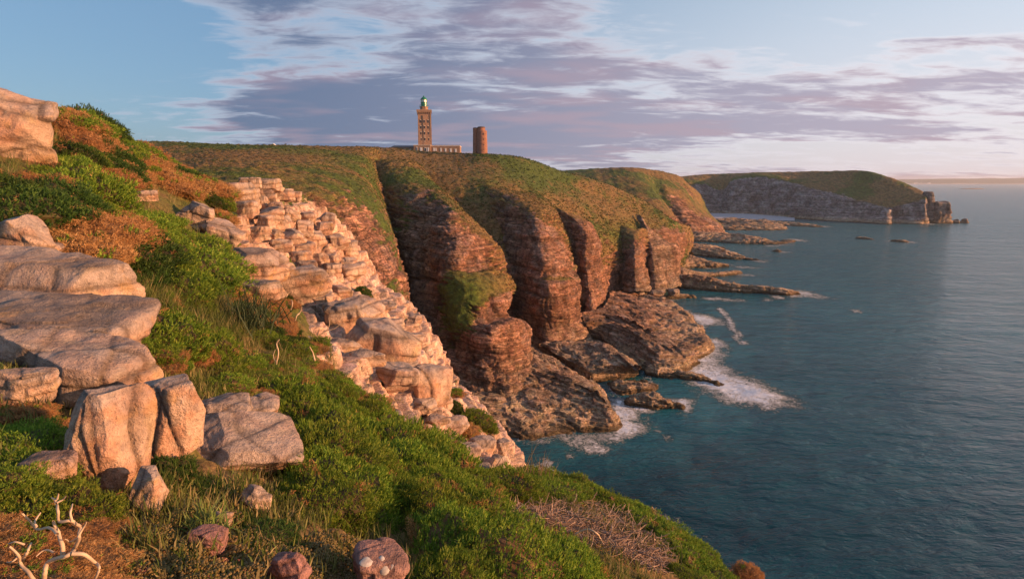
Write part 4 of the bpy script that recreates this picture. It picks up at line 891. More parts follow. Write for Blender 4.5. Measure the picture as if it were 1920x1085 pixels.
# pale round lichens on that stone, thin crusts following its face
_me = LICH.data; _mw = LICH.matrix_basis; _v = np.array([_mw @ v.co for v in _me.vertices]); _n = np.array([_mw.to_3x3() @ v.normal for v in _me.vertices]); _U, _V, _ = proj(_v)
M_LICH, t, b = principled('lichen_crust', .95, .1)
t.set(b, 'Base Color', t.ramp(t.noise(t.new('ShaderNodeNewGeometry').outputs['Position'], 60, 4), [(.35, (.34, .29, .26)), (.65, (.52, .47, .41))]))
for (u, v, rr_) in ((685, 1052, .034), (714, 1045, .020), (720, 1070, .026), (695, 1075, .016), (735, 1062, .014), (676, 1070, .013)):
    fr = np.flatnonzero(((_v - EYE) * _n).sum(1) < -.2 * np.linalg.norm(_v - EYE, axis=1)); i = fr[np.argmin((_U[fr] - u) ** 2 + (_V[fr] - v) ** 2)]
    n_ = Vector(_n[i]).normalized(); a_ = np.linspace(0, 2 * math.pi, 15)[:-1]; e1 = np.array(n_.orthogonal().normalized()); e2 = np.cross(np.array(n_), e1)
    ring_ = [_v[i] + np.array(n_) * h0 + (np.cos(a_)[:, None] * e1 + np.sin(a_)[:, None] * e2) * (rr_ * q * (1 + .18 * vnoise(np.stack([np.cos(a_) * 2 + u, np.sin(a_) * 2, a_ * 0], -1), 3)))[:, None] for q, h0 in ((.02, .0022), (.8, .0018), (1.0, -.004))]
    o = link('lichen', mesh_np('lichen', np.concatenate(ring_), grid_faces(3, 14, True)), M_LICH); o.parent = LICH; o.matrix_parent_inverse = LICH.matrix_basis.inverted()
# big blocks crowning the cliff
CL = GRIDS['N1'][3]
for (u, v, w, h, rz, sd_) in [(455, 370, 58, 50, .15, 1), (492, 372, 50, 44, .2, 2), (470, 344, 34, 20, .1, 3), (502, 348, 52, 24, .15, 4), (528, 366, 50, 22, .2, 5), (552, 369, 34, 18, .2, 6)]:
    rock_at('stone', u, v, w, h, parent=CL, rz=rz, seed=300 + sd_, boxy=7, cuts=2, depth=.7, n=24, Y=24.5 + (u - 455) * .03, rough=.03)
random.seed(5)
for (u, v, w, h, rz, sd_) in [(600, 560, 46, 26, .3, 11), (640, 548, 40, 24, .3, 12), (585, 540, 36, 26, .2, 13), (690, 610, 50, 28, .4, 14), (740, 612, 44, 26, .4, 15), (772, 640, 46, 30, .5, 16), (690, 668, 60, 30, .4, 17), (760, 690, 50, 30, .4, 18), (650, 650, 60, 30, .3, 19),
                              (830, 752, 50, 28, .5, 20), (790, 762, 56, 30, .4, 21), (850, 800, 60, 32, .5, 22), (905, 838, 50, 34, .5, 23), (872, 850, 56, 34, .4, 24), (930, 872, 44, 34, .5, 25), (900, 885, 44, 30, .4, 26), (820, 790, 46, 26, .3, 27), (940, 840, 34, 30, .6, 28), (775, 600, 30, 22, .5, 29), (725, 575, 34, 20, .4, 30)]:
    hh = hit(u, v)
    rock_at('stone', u, v, w, h, parent=CL, rz=rz, ty=.08, seed=330 + sd_, boxy=5, cuts=4, depth=.9, n=18, Y=hh[0][1] + .12, rough=.05)
rows_ = [(385, 428, 530, 30), (398, 445, 600, 30), (420, 440, 600, 34), (440, 470, 640, 34), (462, 500, 655, 36), (486, 540, 670, 34), (505, 560, 660, 28)]
for r_, (v0, u0, u1, bh) in enumerate(rows_):
    u = u0 + random.uniform(0, 10)
    while u < u1:
        w = random.uniform(22, 46) * (1.0 if r_ else .8)
        vv = v0 + (u - u0) * .10 + random.uniform(-5, 5)
        hh = hit(u + w / 2, vv)
        if hh is not None and random.random() < .88:
            rock_at('stone', u + w / 2, vv, w, bh * random.uniform(.8, 1.1), parent=CL, rz=random.uniform(-.1, .5), ty=random.uniform(-.06, .06), seed=400 + int(u) + r_ * 57, boxy=random.uniform(4, 7), cuts=4, depth=random.uniform(.7, 1.1), n=17, Y=hh[0][1] + .1, rough=.045)
        u += w * random.uniform(.95, 1.2)
# ------------------------------------------------------------------ lighthouse, houses, old tower
def mat_simple(name, c1, c2, scale, rough=.85, bump=.0, spec=.25, brickwork=None):
    m, t, b = principled(name, rough, spec)
    g = t.new('ShaderNodeTexCoord').outputs['Object']
    c = t.ramp(t.noise(g, scale, 5, .6), [(.3, c1), (.7, c2)])
    if brickwork:
        v = t.new('ShaderNodeCombineXYZ', inp={0: t.math('ADD', t.new('ShaderNodeSeparateXYZ', inp={0: g}).outputs[0], t.new('ShaderNodeSeparateXYZ', inp={0: g}).outputs[1]), 1: t.new('ShaderNodeSeparateXYZ', inp={0: g}).outputs[2], 2: 0.0}).outputs[0]
        bk = t.new('ShaderNodeTexBrick', inp={'Vector': v, 'Color1': (1, 1, 1, 1), 'Color2': (.72, .72, .72, 1), 'Mortar': (.6, .6, .6, 1), 'Scale': brickwork, 'Mortar Size': .02})
        c = t.mix(.8, c, bk.outputs[0], 'MULTIPLY')
    t.set(b, 'Base Color', c)
    if bump:
        t.set(b, 'Normal', t.new('ShaderNodeBump', inp={'Strength': bump, 'Distance': .05, 'Height': t.noise(g, scale * 2, 4, .6)}).outputs[0])
    return m
M_GRAN = mat_simple('pink_granite', (.27, .16, .105), (.40, .25, .165), 1.2, brickwork=1.0, bump=.4)
M_PALE = mat_simple('pale_dressed_stone', (.50, .40, .30), (.66, .54, .42), 1.0)
M_DARKW = mat_simple('window_dark', (.03, .03, .035), (.05, .05, .06), 1.0, rough=.3)
M_SHUT = mat_simple('white_shutter', (.62, .58, .54), (.74, .70, .66), 2.0, rough=.6)
M_GREEN = mat_simple('green_paint', (.012, .14, .07), (.018, .18, .09), 1.5, rough=.35, spec=.5)
M_LENS = mat_simple('lantern_glass', (.55, .57, .50), (.75, .74, .66), 3.0, rough=.12, spec=.6)
M_REDST = mat_simple('old_red_stone', (.25, .115, .075), (.37, .18, .115), .9, brickwork=1.0, bump=.5)
M_SLATE = mat_simple('roof_slate', (.10, .08, .075), (.15, .12, .11), 1.5, rough=.6)

class MB:
    def __init__(s): s.V = []; s.F = []; s.k = 0
    def quad_grid(s, G, wrap=False):
        nv, nu = G.shape[:2]; s.V.append(G.reshape(-1, 3)); s.F.append(grid_faces(nv, nu, wrap) + s.k); s.k += nv * nu; return s
    def box(s, x0, x1, y0, y1, z0, z1):
        V = np.array([(x, y, z) for z in (z0, z1) for (x, y) in ((x0, y0), (x1, y0), (x1, y1), (x0, y1))], float)
        s.V.append(V); s.F.append(np.array([(0, 3, 2, 1), (4, 5, 6, 7), (0, 1, 5, 4), (1, 2, 6, 5), (2, 3, 7, 6), (3, 0, 4, 7)]) + s.k); s.k += 8; return s
    def prism(s, prof, n, cx=0, cy=0, rot=0.0):
        """prof (radius, z) from top to bottom, n sides"""
        a = np.linspace(0, 2 * math.pi, n, endpoint=False) + rot
        G = np.array([np.stack([cx + r * np.cos(a), cy + r * np.sin(a), np.full(n, z)], -1) for r, z in prof])
        return s.quad_grid(G, True)
    def build(s, name, mat, parent=None, smooth=False):
        return link(name, mesh_np(name, np.concatenate(s.V), np.concatenate(s.F), smooth=smooth), mat, parent)
def empty(name, loc, rz=0.0):
    o = bpy.data.objects.new(name, None); COL.objects.link(o); o.location = loc; o.rotation_euler = (0, 0, rz); o.empty_display_size = .5; return o
def ground_z(x, y, keys=('HR', 'HL')):
    best = None
    for k in keys:
        G2 = GRIDS[k][0].reshape(-1, 3); d = (G2[:, 0] - x) ** 2 + (G2[:, 1] - y) ** 2; i = np.argsort(d)[:6]
        if best is None or d[i[0]] < best[0]: best = (d[i[0]], G2[i, 2].mean())
    return best[1]
S2 = math.sqrt(2)
LY = 336.0; px = LY / F
LX = (802 - 960) * px
def zpx(v, Y=LY): return P(802, v, Y)[2]
gz = min(ground_z(LX, LY), zpx(286))
LH = empty('lighthouse', (LX, LY, gz), math.radians(8)); tag(LH, 'tall square granite lighthouse with a green lantern', 'lighthouse')
zr = lambda v: zpx(v) - gz
hw0, hw1 = 3.9, 3.6
MB().prism([(hw1 * S2, zr(215)), (hw1 * S2 * 1.0, zr(215) - .02), (hw0 * S2, zr(272)), (hw0 * S2, -1.5)], 4, rot=math.pi / 4).build('shaft', M_GRAN, LH)
for sx in (-1, 1):
    for sy in (-1, 1):
        MB().box(sx * hw1 - .55 * (sx > 0) + 0.05 * sx, sx * hw1 + .55 * (sx < 0) + 0.05 * sx + .28 * sx, sy * hw1 - .28, sy * hw1 + .28, -1.5, zr(216)).build('corner_buttress', M_GRAN, LH)
MB().box(-.9, .9, -hw0 - .12, -hw0 + .8, 0, zr(218)).build('front_bay', M_GRAN, LH)
for v in (262, 251, 240, 229):
    for x in (-2.1, 0, 2.1):
        y = -hw0 - (.16 if x == 0 else -.15)
        w = MB().box(x - .28, x + .28, y - .12, y + .3, zr(v) - .7, zr(v) + .7).build('window', M_DARKW, LH)
        MB().box(x - .42, x + .42, y - .16, y + .2, zr(v) + .7, zr(v) + .95).build('lintel', M_PALE, w)
MB().box(-.12, .12, -hw0 - .2, -hw0 - .05, zr(268), zr(238)).build('cable_duct', M_PALE, LH)
for k in range(7):
    for (ax, sg) in ((0, -1), (0, 1), (1, -1), (1, 1)):
        q = -3.5 + k * 7 / 6
        b4 = (q - .28, q + .28, sg * 3.65 - .35, sg * 3.65 + .35) if ax == 0 else (sg * 3.65 - .35, sg * 3.65 + .35, q - .28, q + .28)
        MB().box(*b4, zr(215), zr(212)).build('corbel', M_GRAN, LH)
MB().box(-4.2, 4.2, -4.2, 4.2, zr(212), zr(210.4)).build('gallery', M_GRAN, LH)
pr = MB()
pr.box(-4.3, 4.3, -4.3, -3.95, zr(210.4), zr(207.3)); pr.box(-4.3, 4.3, 3.95, 4.3, zr(210.4), zr(207.3)); pr.box(-4.3, -3.95, -3.94, 3.94, zr(210.4), zr(207.3)); pr.box(3.95, 4.3, -3.94, 3.94, zr(210.4), zr(207.3))
pr.build('parapet', M_GRAN, LH)
MB().prism([(0.01, zr(200.6)), (2.75, zr(200.6)), (2.75, zr(201.6)), (2.4, zr(201.8)), (2.45, zr(210.3))], 8, rot=math.pi / 8).build('watch_room', M_GRAN, LH)
ln = MB().prism([(1.95, zr(192)), (1.95, zr(192.4)), (1.75, zr(192.5)), (1.75, zr(200.5))], 16).build('lantern_base', M_GREEN, LH)
for k in range(12):
    a = k * math.pi / 6; MB().box(2.45 * math.cos(a) - .05, 2.45 * math.cos(a) + .05, 2.45 * math.sin(a) - .05, 2.45 * math.sin(a) + .05, zr(200.6), zr(197)).build('railing_post', M_GREEN, ln)
MB().prism([(2.5, zr(197)), (2.5, zr(197.3)), (2.4, zr(197.3)), (2.4, zr(197)), (2.5, zr(197))], 16).build('railing', M_GREEN, ln)
gl = MB().prism([(1.6, zr(187)), (1.6, zr(192))], 16).build('lantern_glazing', M_LENS, LH)
for k in range(8):
    a = k * math.pi / 4; MB().box(1.64 * math.cos(a) - .07, 1.64 * math.cos(a) + .07, 1.64 * math.sin(a) - .07, 1.64 * math.sin(a) + .07, zr(192), zr(187)).build('glazing_bar', M_GREEN, gl)
dm = MB().prism([(.01, zr(182)), (.5, zr(182)), (1.15, zr(183.2)), (1.65, zr(185)), (1.95, zr(187)), (1.95, zr(187.5)), (1.6, zr(187.5))], 16).build('dome', M_GREEN, LH, smooth=True)
MB().prism([(.01, zr(179.2)), (.3, zr(179.8)), (.42, zr(181)), (.3, zr(182.1))], 10).build('vent_ball', M_GREEN, dm, smooth=True)

def wing(name, u0, u1, vt, vb, Y, depth, label, roof=None, wins=(), cren=True):
    x0, x1 = (u0 - 960) / F * Y, (u1 - 960) / F * Y; zt, zb = P(u0, vt, Y)[2], P(u0, vb, Y)[2]
    o = empty(name, ((x0 + x1) / 2, Y, zb)); tag(o, label, 'house')
    w = (x1 - x0) / 2; h = zt - zb
    MB().box(-w, w, 0, depth, -3, h).build('wall', M_GRAN, o)
    if roof == 'gable':
        V = np.array([(-w - .2, -.2, h), (w + .2, -.2, h), (w + .2, depth + .2, h), (-w - .2, depth + .2, h), (-w + 1.6, depth / 2, h + 1.3), (w - .2, depth / 2, h + 1.3)])
        link('roof', mesh_np('roof', V[[0, 1, 5, 4, 2, 3]][[0, 1, 2, 3, 4, 5]], np.array([(0, 1, 2, 3), (4, 5, 3, 2)]), smooth=False), M_SLATE, o)
    else:
        MB().box(-w - .15, w + .15, -.15, depth + .15, h + .003, h + .35).build('cornice', M_PALE, o)
        if cren:
            n = int(w * 2 / .75)
            for k in range(n):
                x = -w + (k + .5) * 2 * w / n; MB().box(x - .2, x + .2, -.13, .2, h + .35, h + .8).build('merlon', M_GRAN, o)
    for (uw, ww, wv0, wv1, kind) in wins:
        x = (uw - (u0 + u1) / 2) / F * Y; z0 = P(u0, wv1, Y)[2] - zb; z1 = P(u0, wv0, Y)[2] - zb
        q = MB().box(x - ww / 2, x + ww / 2, -.10, .2, z0, z1).build('window', M_SHUT, o)
        MB().box(x - ww / 2 + .22, x + ww / 2 - .22, -.14, .1, z0 + .2, z1 - .25).build('pane', M_SHUT if kind else M_DARKW, q)
        MB().box(x - ww / 2 - .15, x + ww / 2 + .15, -.16, .1, z1, z1 + .2).build('lintel', M_PALE, q)
    return o
wing('keepers_house', 812, 865, 274.5, 289, 331, 9, 'long granite keepers house with pale windows right of the lighthouse',
     wins=[(818, 1.1, 277.5, 283.5, 1), (821.5, .8, 278, 283.5, 1), (830.5, .9, 278, 284.5, 1), (839, 1.0, 278.5, 284.5, 1), (848.5, 1.1, 279, 285, 1), (857.5, 1.1, 279.5, 285.5, 1)])
wing('keepers_house', 781, 811.6, 273, 287.5, 329.5, 10, 'granite entrance block at the foot of the lighthouse', cren=False,
     wins=[(787, 1.0, 276, 283, 0), (794.5, 1.3, 277, 284, 1), (802.5, 1.3, 277, 284.5, 0), (807.5, .9, 277, 285, 1)])
wing('keepers_house', 738, 780, 276.6, 284.5, 334, 8, 'low slate roofed granite wing left of the lighthouse', roof='gable',
     wins=[(755, .9, 279.5, 281.6, 1), (765, .9, 279.8, 282, 1), (775, .9, 280, 282.4, 1)])

# old round tower with stair turret
OY = 309.0; ox = (904.8 - 960) / F * OY; gz = P(900, 291, OY)[2]
OT = empty('old_tower', (ox, OY, gz)); tag(OT, 'squat ruined red stone tower with a slim round stair turret', 'tower')
zo = lambda v: P(900, v, OY)[2] - gz
def rough_cyl(name, cx, cy, prof, parent, n=40, seed=0):
    a = np.linspace(0, 2 * math.pi, n, endpoint=False); rows = []
    zs = np.linspace(prof[0][1], prof[-1][1], 46); rs = np.interp(-zs, [-z for r, z in prof], [r for r, z in prof])
    for r, z in zip(rs, zs): rows.append(np.stack([cx + r * np.cos(a), cy + r * np.sin(a), np.full(n, z)], -1))
    G = np.array(rows); d = .10 * fbm(G / .7, 3, seed) + .05 * (vnoise(G / np.array((.5, .5, .3)), seed + 1))
    c = np.array((cx, cy, 0)); out = G - c; out[..., 2] = 0; out /= np.linalg.norm(out, axis=-1, keepdims=True) + 1e-6
    G = G + out * d[..., None]; top = G[:1].copy(); top[..., :2] = np.array((cx, cy)) + (top[..., :2] - np.array((cx, cy))) * .01
    return MB().quad_grid(np.concatenate([top, G]), True).build(name, M_REDST, parent)
rough_cyl('drum', .25, 0, [(2.62, zo(245.3)), (2.75, zo(246.6)), (2.62, zo(247)), (2.95, zo(291) - 1.5)], OT, seed=3)
rough_cyl('upper_room', -.1, .1, [(2.05, zo(240)), (2.1, zo(245.4))], OT, seed=5)
MB().prism([(.01, zo(237)), (1.6, zo(237.6)), (2.2, zo(238.9)), (2.25, zo(239.4)), (2.0, zo(240))], 20, cx=-.1, cy=.1).build('cap_roof', M_SLATE, OT)
rough_cyl('stair_turret', -3.35, .6, [(1.25, zo(240.2)), (1.3, zo(247)), (1.25, zo(248)), (1.5, zo(291) - 1.5)], OT, n=28, seed=7)
MB().prism([(.01, zo(238.6)), (1.25, zo(239.8)), (1.3, zo(240.3))], 16, cx=-3.35, cy=.6).build('turret_roof', M_SLATE, OT)
for k, v in enumerate((252, 262, 272, 281)):
    MB().box(1.1, 1.35, -2.75, -2.2, zo(v) - .4, zo(v) + .4).build('slit_window', M_DARKW, OT)
# small signal hut on the plateau skyline
HP = P(513, 275.5, 268); hut = empty('hut', (HP[0], HP[1], HP[2] - .3)); tag(hut, 'tiny white domed hut on the plateau skyline', 'hut')
MB().box(-1.3, 1.3, -1, 1, -.6, .9).build('wall', M_SHUT, hut)
MB().prism([(.01, 1.8), (.5, 1.7), (.9, 1.35), (1.05, .905)], 14).build('dome', M_SHUT, hut, smooth=True)
# tiny pale houses on the far coast
for (u, w, h, v) in ((1704, 26, 14, 344.6), (1712, 18, 9, 344.8), (1729, 20, 16, 344.4), (1722, 14, 8, 344.8)):
    p = Zp(u, 345.3, 6); p = np.array(((u - 960) / F * 9230, 9230, 6))
    o = empty('house', p); tag(o, 'tiny pale house on the low hazy coast', 'house', 'houses on the far coast')
    MB().box(-w, w, 0, 20, -8, h).build('wall', M_SHUT, o)
    link('roof', mesh_np('roof', np.array([(-w, 0, h + .1), (w, 0, h + .1), (w, 20, h + .1), (-w, 20, h + .1), (-w, 10, h + 7), (w, 10, h + 7)]), np.array([(0, 1, 5, 4), (2, 3, 4, 5)]), smooth=False), M_SLATE, o)
# ------------------------------------------------------------------ plants
def mat_leaf(name, trans=.3, var=.25):
    m = bpy.data.materials.new(name); m.use_nodes = True; t = NT(m.node_tree); b = t.n['Principled BSDF']; out = t.n['Material Output']
    b.inputs['Roughness'].default_value = .62; b.inputs['Specular IOR Level'].default_value = .25
    col = t.new('ShaderNodeAttribute', attribute_name='Col').outputs['Color']
    rnd = t.new('ShaderNodeObjectInfo').outputs['Random']
    k = t.math('ADD', t.math('MULTIPLY', rnd, 2 * var), 1 - var)
    c = t.mix(1.0, col, t.new('ShaderNodeCombineXYZ', inp={0: t.math('POWER', k, .6), 1: k, 2: k}).outputs[0], 'MULTIPLY')
    t.set(b, 'Base Color', c)
    tr = t.new('ShaderNodeBsdfTranslucent'); t.set(tr, 'Color', c)
    mx = t.new('ShaderNodeMixShader'); t.set(mx, 0, trans); t.l.new(b.outputs[0], mx.inputs[1]); t.l.new(tr.outputs[0], mx.inputs[2])
    t.l.new(mx.outputs[0], out.inputs[0]); return m
M_LEAF = mat_leaf('gorse_leaf', .38); M_DRY = mat_leaf('dry_twig', .15, .15)
rng = np.random.RandomState(7)
def unit(v): return v / (np.linalg.norm(v, axis=-1, keepdims=True) + 1e-9)
def needles(B, D, L, Wd, C):
    """triangles from base points B along D; per-needle colour C (n,3)"""
    n = len(B); side = unit(np.cross(D, rng.normal(size=(n, 3)))) * Wd[:, None] * .5
    V = np.stack([B - side, B + side, B + D * L[:, None]], 1).reshape(-1, 3)
    return V, np.arange(3 * n).reshape(n, 3), np.repeat(C, 3, 0)
def join(parts):
    V = []; Fc = []; C = []; k = 0
    for v, f, c in parts: V.append(v); Fc.append(f + k); C.append(c); k += len(v)
    return np.concatenate(V), np.concatenate(Fc), np.concatenate(C)
def tube_tri(path, r0, r1, col, n=5):
    path = np.asarray(path, float); T = unit(np.gradient(path, axis=0)); a = np.linspace(0, 2 * math.pi, n, endpoint=False)
    up = np.array((.3, .2, 1.0)); s1 = unit(np.cross(T, up)); s2 = np.cross(T, s1); r = np.linspace(r0, r1, len(path))
    G = path[:, None] + r[:, None, None] * (np.cos(a)[None, :, None] * s1[:, None] + np.sin(a)[None, :, None] * s2[:, None])
    q = grid_faces(len(path), n, True); f = np.concatenate([q[:, [0, 1, 2]], q[:, [0, 2, 3]]])
    return G.reshape(-1, 3), f, np.tile(col, (len(path) * n, 1))
PALG = np.array([(.140, .230, .022), (.19, .28, .028), (.27, .33, .042), (.10, .17, .02)])
PALD = np.array([(.045, .090, .016), (.060, .115, .018), (.085, .135, .022), (.036, .070, .016)])
PALB = np.array([(.44, .215, .075), (.54, .30, .125), (.33, .155, .055), (.48, .25, .095)])
def gorse(seed, kind, shoots=2500, flat=.62, nl=5, ln=.046, wd=1.0):
    """a rounded cushion of spiny shoots around a twiggy core, about 1 m across"""
    r = np.random.RandomState(seed); 
    d = r.normal(size=(shoots, 3)); d[:, 2] = np.abs(d[:, 2]) * .9 - .12; d = unit(d)
    def rad(dd): return .5 * (1 + .42 * fbm(dd * 2.0 + seed, 3, seed) + .16 * vnoise(dd * 5 + seed, seed + 1))
    sc = np.array((1, 1, flat))
    pos = d * rad(d)[:, None] * sc * r.uniform(.84, 1.02, (shoots, 1))
    nd = unit(d / sc); sd_ = unit(nd * .75 + np.array((0, 0, .75)) + r.normal(size=(shoots, 3)) * .28)
    f = fbm(d * 2.2 + seed * 3, 3, seed + 5)
    if kind == 'green': bm = f > .48
    elif kind == 'dark': bm = f > .55
    elif kind == 'brown': bm = f > -.42
    else: bm = (f + .9 * (.34 - d[:, 2])) > .10          # mixed: dead below, green on top
    basecol = PALD if kind == 'dark' else PALG
    C = np.where(bm[:, None], PALB[r.randint(0, 4, shoots)], basecol[r.randint(0, 4, shoots)]) * r.uniform(.75, 1.25, (shoots, 1))
    m = shoots * nl; B = np.repeat(pos, nl, 0); D0 = np.repeat(sd_, nl, 0); S = r.uniform(0, 1, m)
    bmr = np.repeat(bm, nl)
    B = B + D0 * (S * ln * 1.1)[:, None]
    D = unit(D0 * np.where(bmr, .6, 1.0)[:, None] + r.normal(size=(m, 3)) * np.where(bmr, .75, .42)[:, None])
    L = ln * r.uniform(.55, 1.15, m); Wd = wd * np.where(bmr, .0075, .0115) * r.uniform(.8, 1.3, m)
    pr = [needles(B, D, L, Wd, np.repeat(C, nl, 0) * r.uniform(.85, 1.15, (m, 1)))]
    a = np.linspace(0, 2 * math.pi, 19); e = np.linspace(math.pi / 2, -.35, 9)
    cd = np.stack([np.cos(e)[:, None] * np.cos(a), np.cos(e)[:, None] * np.sin(a), np.sin(e)[:, None] * np.ones_like(a)], -1)
    q = cd * (rad(cd) * .86)[..., None] * sc; fq = grid_faces(9, 19); ff = np.concatenate([fq[:, [0, 1, 2]], fq[:, [0, 2, 3]]])
    core = np.array((.10, .075, .03)) if kind in ('green', 'dark') else np.array((.20, .105, .045))
    pr.append((q.reshape(-1, 3), ff, np.tile(core, (q.size // 3, 1)) * r.uniform(.7, 1.3, (q.size // 3, 1))))
    V, Fc, C = join(pr); me = mesh_np('gorse', V, Fc, C, smooth=False); me.materials.append(M_LEAF); return me
GM = {k: [gorse(s + i, k, flat=fl) for i, fl in enumerate((.60, .72, .5, .66))] for k, s in (('green', 100), ('dark', 120), ('brown', 140), ('mixed', 160))}
FINE = {k: [gorse(s + i, k, shoots=5600, flat=fl, nl=4, ln=.030, wd=.72) for i, fl in enumerate((.60, .72, .5)[:q])] for k, s, q in (('green', 200, 3), ('mixed', 260, 1))}

MARKS = [(30, 240, 'under the tall weathered crag'), (120, 220, 'on the hill crest beside the crag'), (210, 262, 'on the falling skyline of the near hill'), (330, 325, 'on the shoulder above the crowning blocks'),
         (272, 367, 'around the lone flat rock'), (375, 405, 'by the half buried cream rock'), (30, 395, 'just above the rounded boulder'), (150, 440, 'behind the end of the flat ledge'), (260, 470, 'on the slope behind the flat ledge'),
         (330, 500, 'above the grassy strip'), (420, 440, 'by the rounded cream rock'), (130, 330, 'on the open slope below the crag'), (410, 380, 'left of the crowning cliff blocks'),
         (545, 740, 'at the top of the mat beside the grey slab'), (455, 880, 'below the grey slab'), (640, 700, 'at the upper corner of the mat'), (720, 740, 'along the mat edge by the jointed block'), (850, 840, 'on the mat edge by the brink bush'), (640, 840, 'in the heart of the dense mat'),
         (530, 960, 'beside the pale angular stone'), (700, 1010, 'above the lichened purple stone'), (830, 1040, 'right of the lichened purple stone'), (960, 980, 'below the bleached roots'), (1100, 1050, 'below the dry twigs'), (800, 920, 'on the lower face of the mat')]
def near_mark(u, v): return min(MARKS, key=lambda k: (k[0] - u) ** 2 + (k[1] - v) ** 2)[2]
LOOK = {'green': 'green gorse bush', 'dark': 'dark green gorse bush', 'brown': 'orange brown dead gorse bush', 'mixed': 'half browned gorse bush'}
BUSH = []
def inside(poly, u, v):
    c = False; n = len(poly)
    for i in range(n):
        (x1, y1), (x2, y2) = poly[i], poly[(i + 1) % n]
        if (y1 > v) != (y2 > v) and u < (x2 - x1) * (v - y1) / (y2 - y1) + x1: c = not c
    return c
prn = random.Random(11)
def bush(u, v, wpx, kind, label, grp=None, tall=1.0, sink=.1, name='gorse_bush', Y=None, cat='bush'):
    hh = hit(u, v) if Y is None else None
    if hh is None and Y is None: return None
    if hh is not None: p, n, zc = hh
    else: p = P(u, v, Y); n = np.array((.2, -.1, 1.0)); zc = Y
    s = wpx / F * zc
    o = link(name, prn.choice(FINE[kind] if (kind in FINE and zc < 6.5 and s > .45) else GM[kind]))
    nn = Vector((n[0], n[1], max(n[2], .15))).normalized(); up = (nn * .55 + Vector((0, 0, 1)) * .6).normalized()
    q = Vector((0, 0, 1)).rotation_difference(up) @ Matrix.Rotation(prn.uniform(0, 6.28), 3, 'Z').to_quaternion()
    o.rotation_mode = 'QUATERNION'; o.rotation_quaternion = q
    o.scale = (s * prn.uniform(.9, 1.1), s * prn.uniform(.9, 1.1), s * tall * prn.uniform(.9, 1.1))
    o.location = p + np.array(n) * (-sink * s * .3)
    tag(o, label, cat, grp); BUSH.append((np.array(p), s)); return o
CLEAR = [(706, 1062, 62, 50), (480, 935, 30, 32), (392, 1010, 46, 32), (532, 1066, 52, 40), (418, 968, 18, 16), (275, 918, 40, 48), (455, 828, 95, 52), (318, 800, 75, 80), (204, 820, 75, 100), (28, 250, 76, 62), (272, 366, 26, 12), (375, 403, 36, 22),
         (985, 958, 50, 20), (1060, 968, 50, 28), (1120, 985, 60, 40), (1180, 1010, 60, 40), (1225, 1035, 40, 30), (598, 590, 40, 30), (745, 720, 50, 40)]      # spots where stone, twigs or earth lie open
def is_clear(u, v, rpx):
    return any(((u - a) / (c + rpx * .38)) ** 2 + ((v - b) / (d_ + rpx * .38)) ** 2 < 1 for a, b, c, d_ in CLEAR)
def field(poly, spec, size, n, label, grp, tall=1.0, gap=.55, tries=40, name='gorse_bush', marks=False):
    """scatter bushes; spec(u,v)->kind; size in metres"""
    us = [p[0] for p in poly]; vs_ = [p[1] for p in poly]; done = 0
    for _ in range(n * tries):
        if done >= n: break
        u, v = prn.uniform(min(us), max(us)), prn.uniform(min(vs_), max(vs_))
        if not inside(poly, u, v): continue
        hh = hit(u, v)
        if hh is None: continue
        s = prn.uniform(*size)
        if is_clear(u, v, s * F / hh[2]): continue
        if any(np.linalg.norm(hh[0] - q) < gap * (s + t_) * .5 for q, t_ in BUSH): continue
        kd = spec(u, v); lb = label[kd] if isinstance(label, dict) else label
        nm = 'dead_gorse' if kd == 'brown' else name
        if marks:
            q = (s - size[0]) / (size[1] - size[0]); lb = ('large ' if q > .62 else 'small ' if q < .33 else '') + LOOK[kd] + ' ' + near_mark(u, v)
            bush(u, v, s * F / hh[2], kd, lb, lb, tall, name=nm)
        else: bush(u, v, s * F / hh[2], kd, lb, grp + (' ' + kd if isinstance(label, dict) else ''), tall, name=nm)
        done += 1
    return done
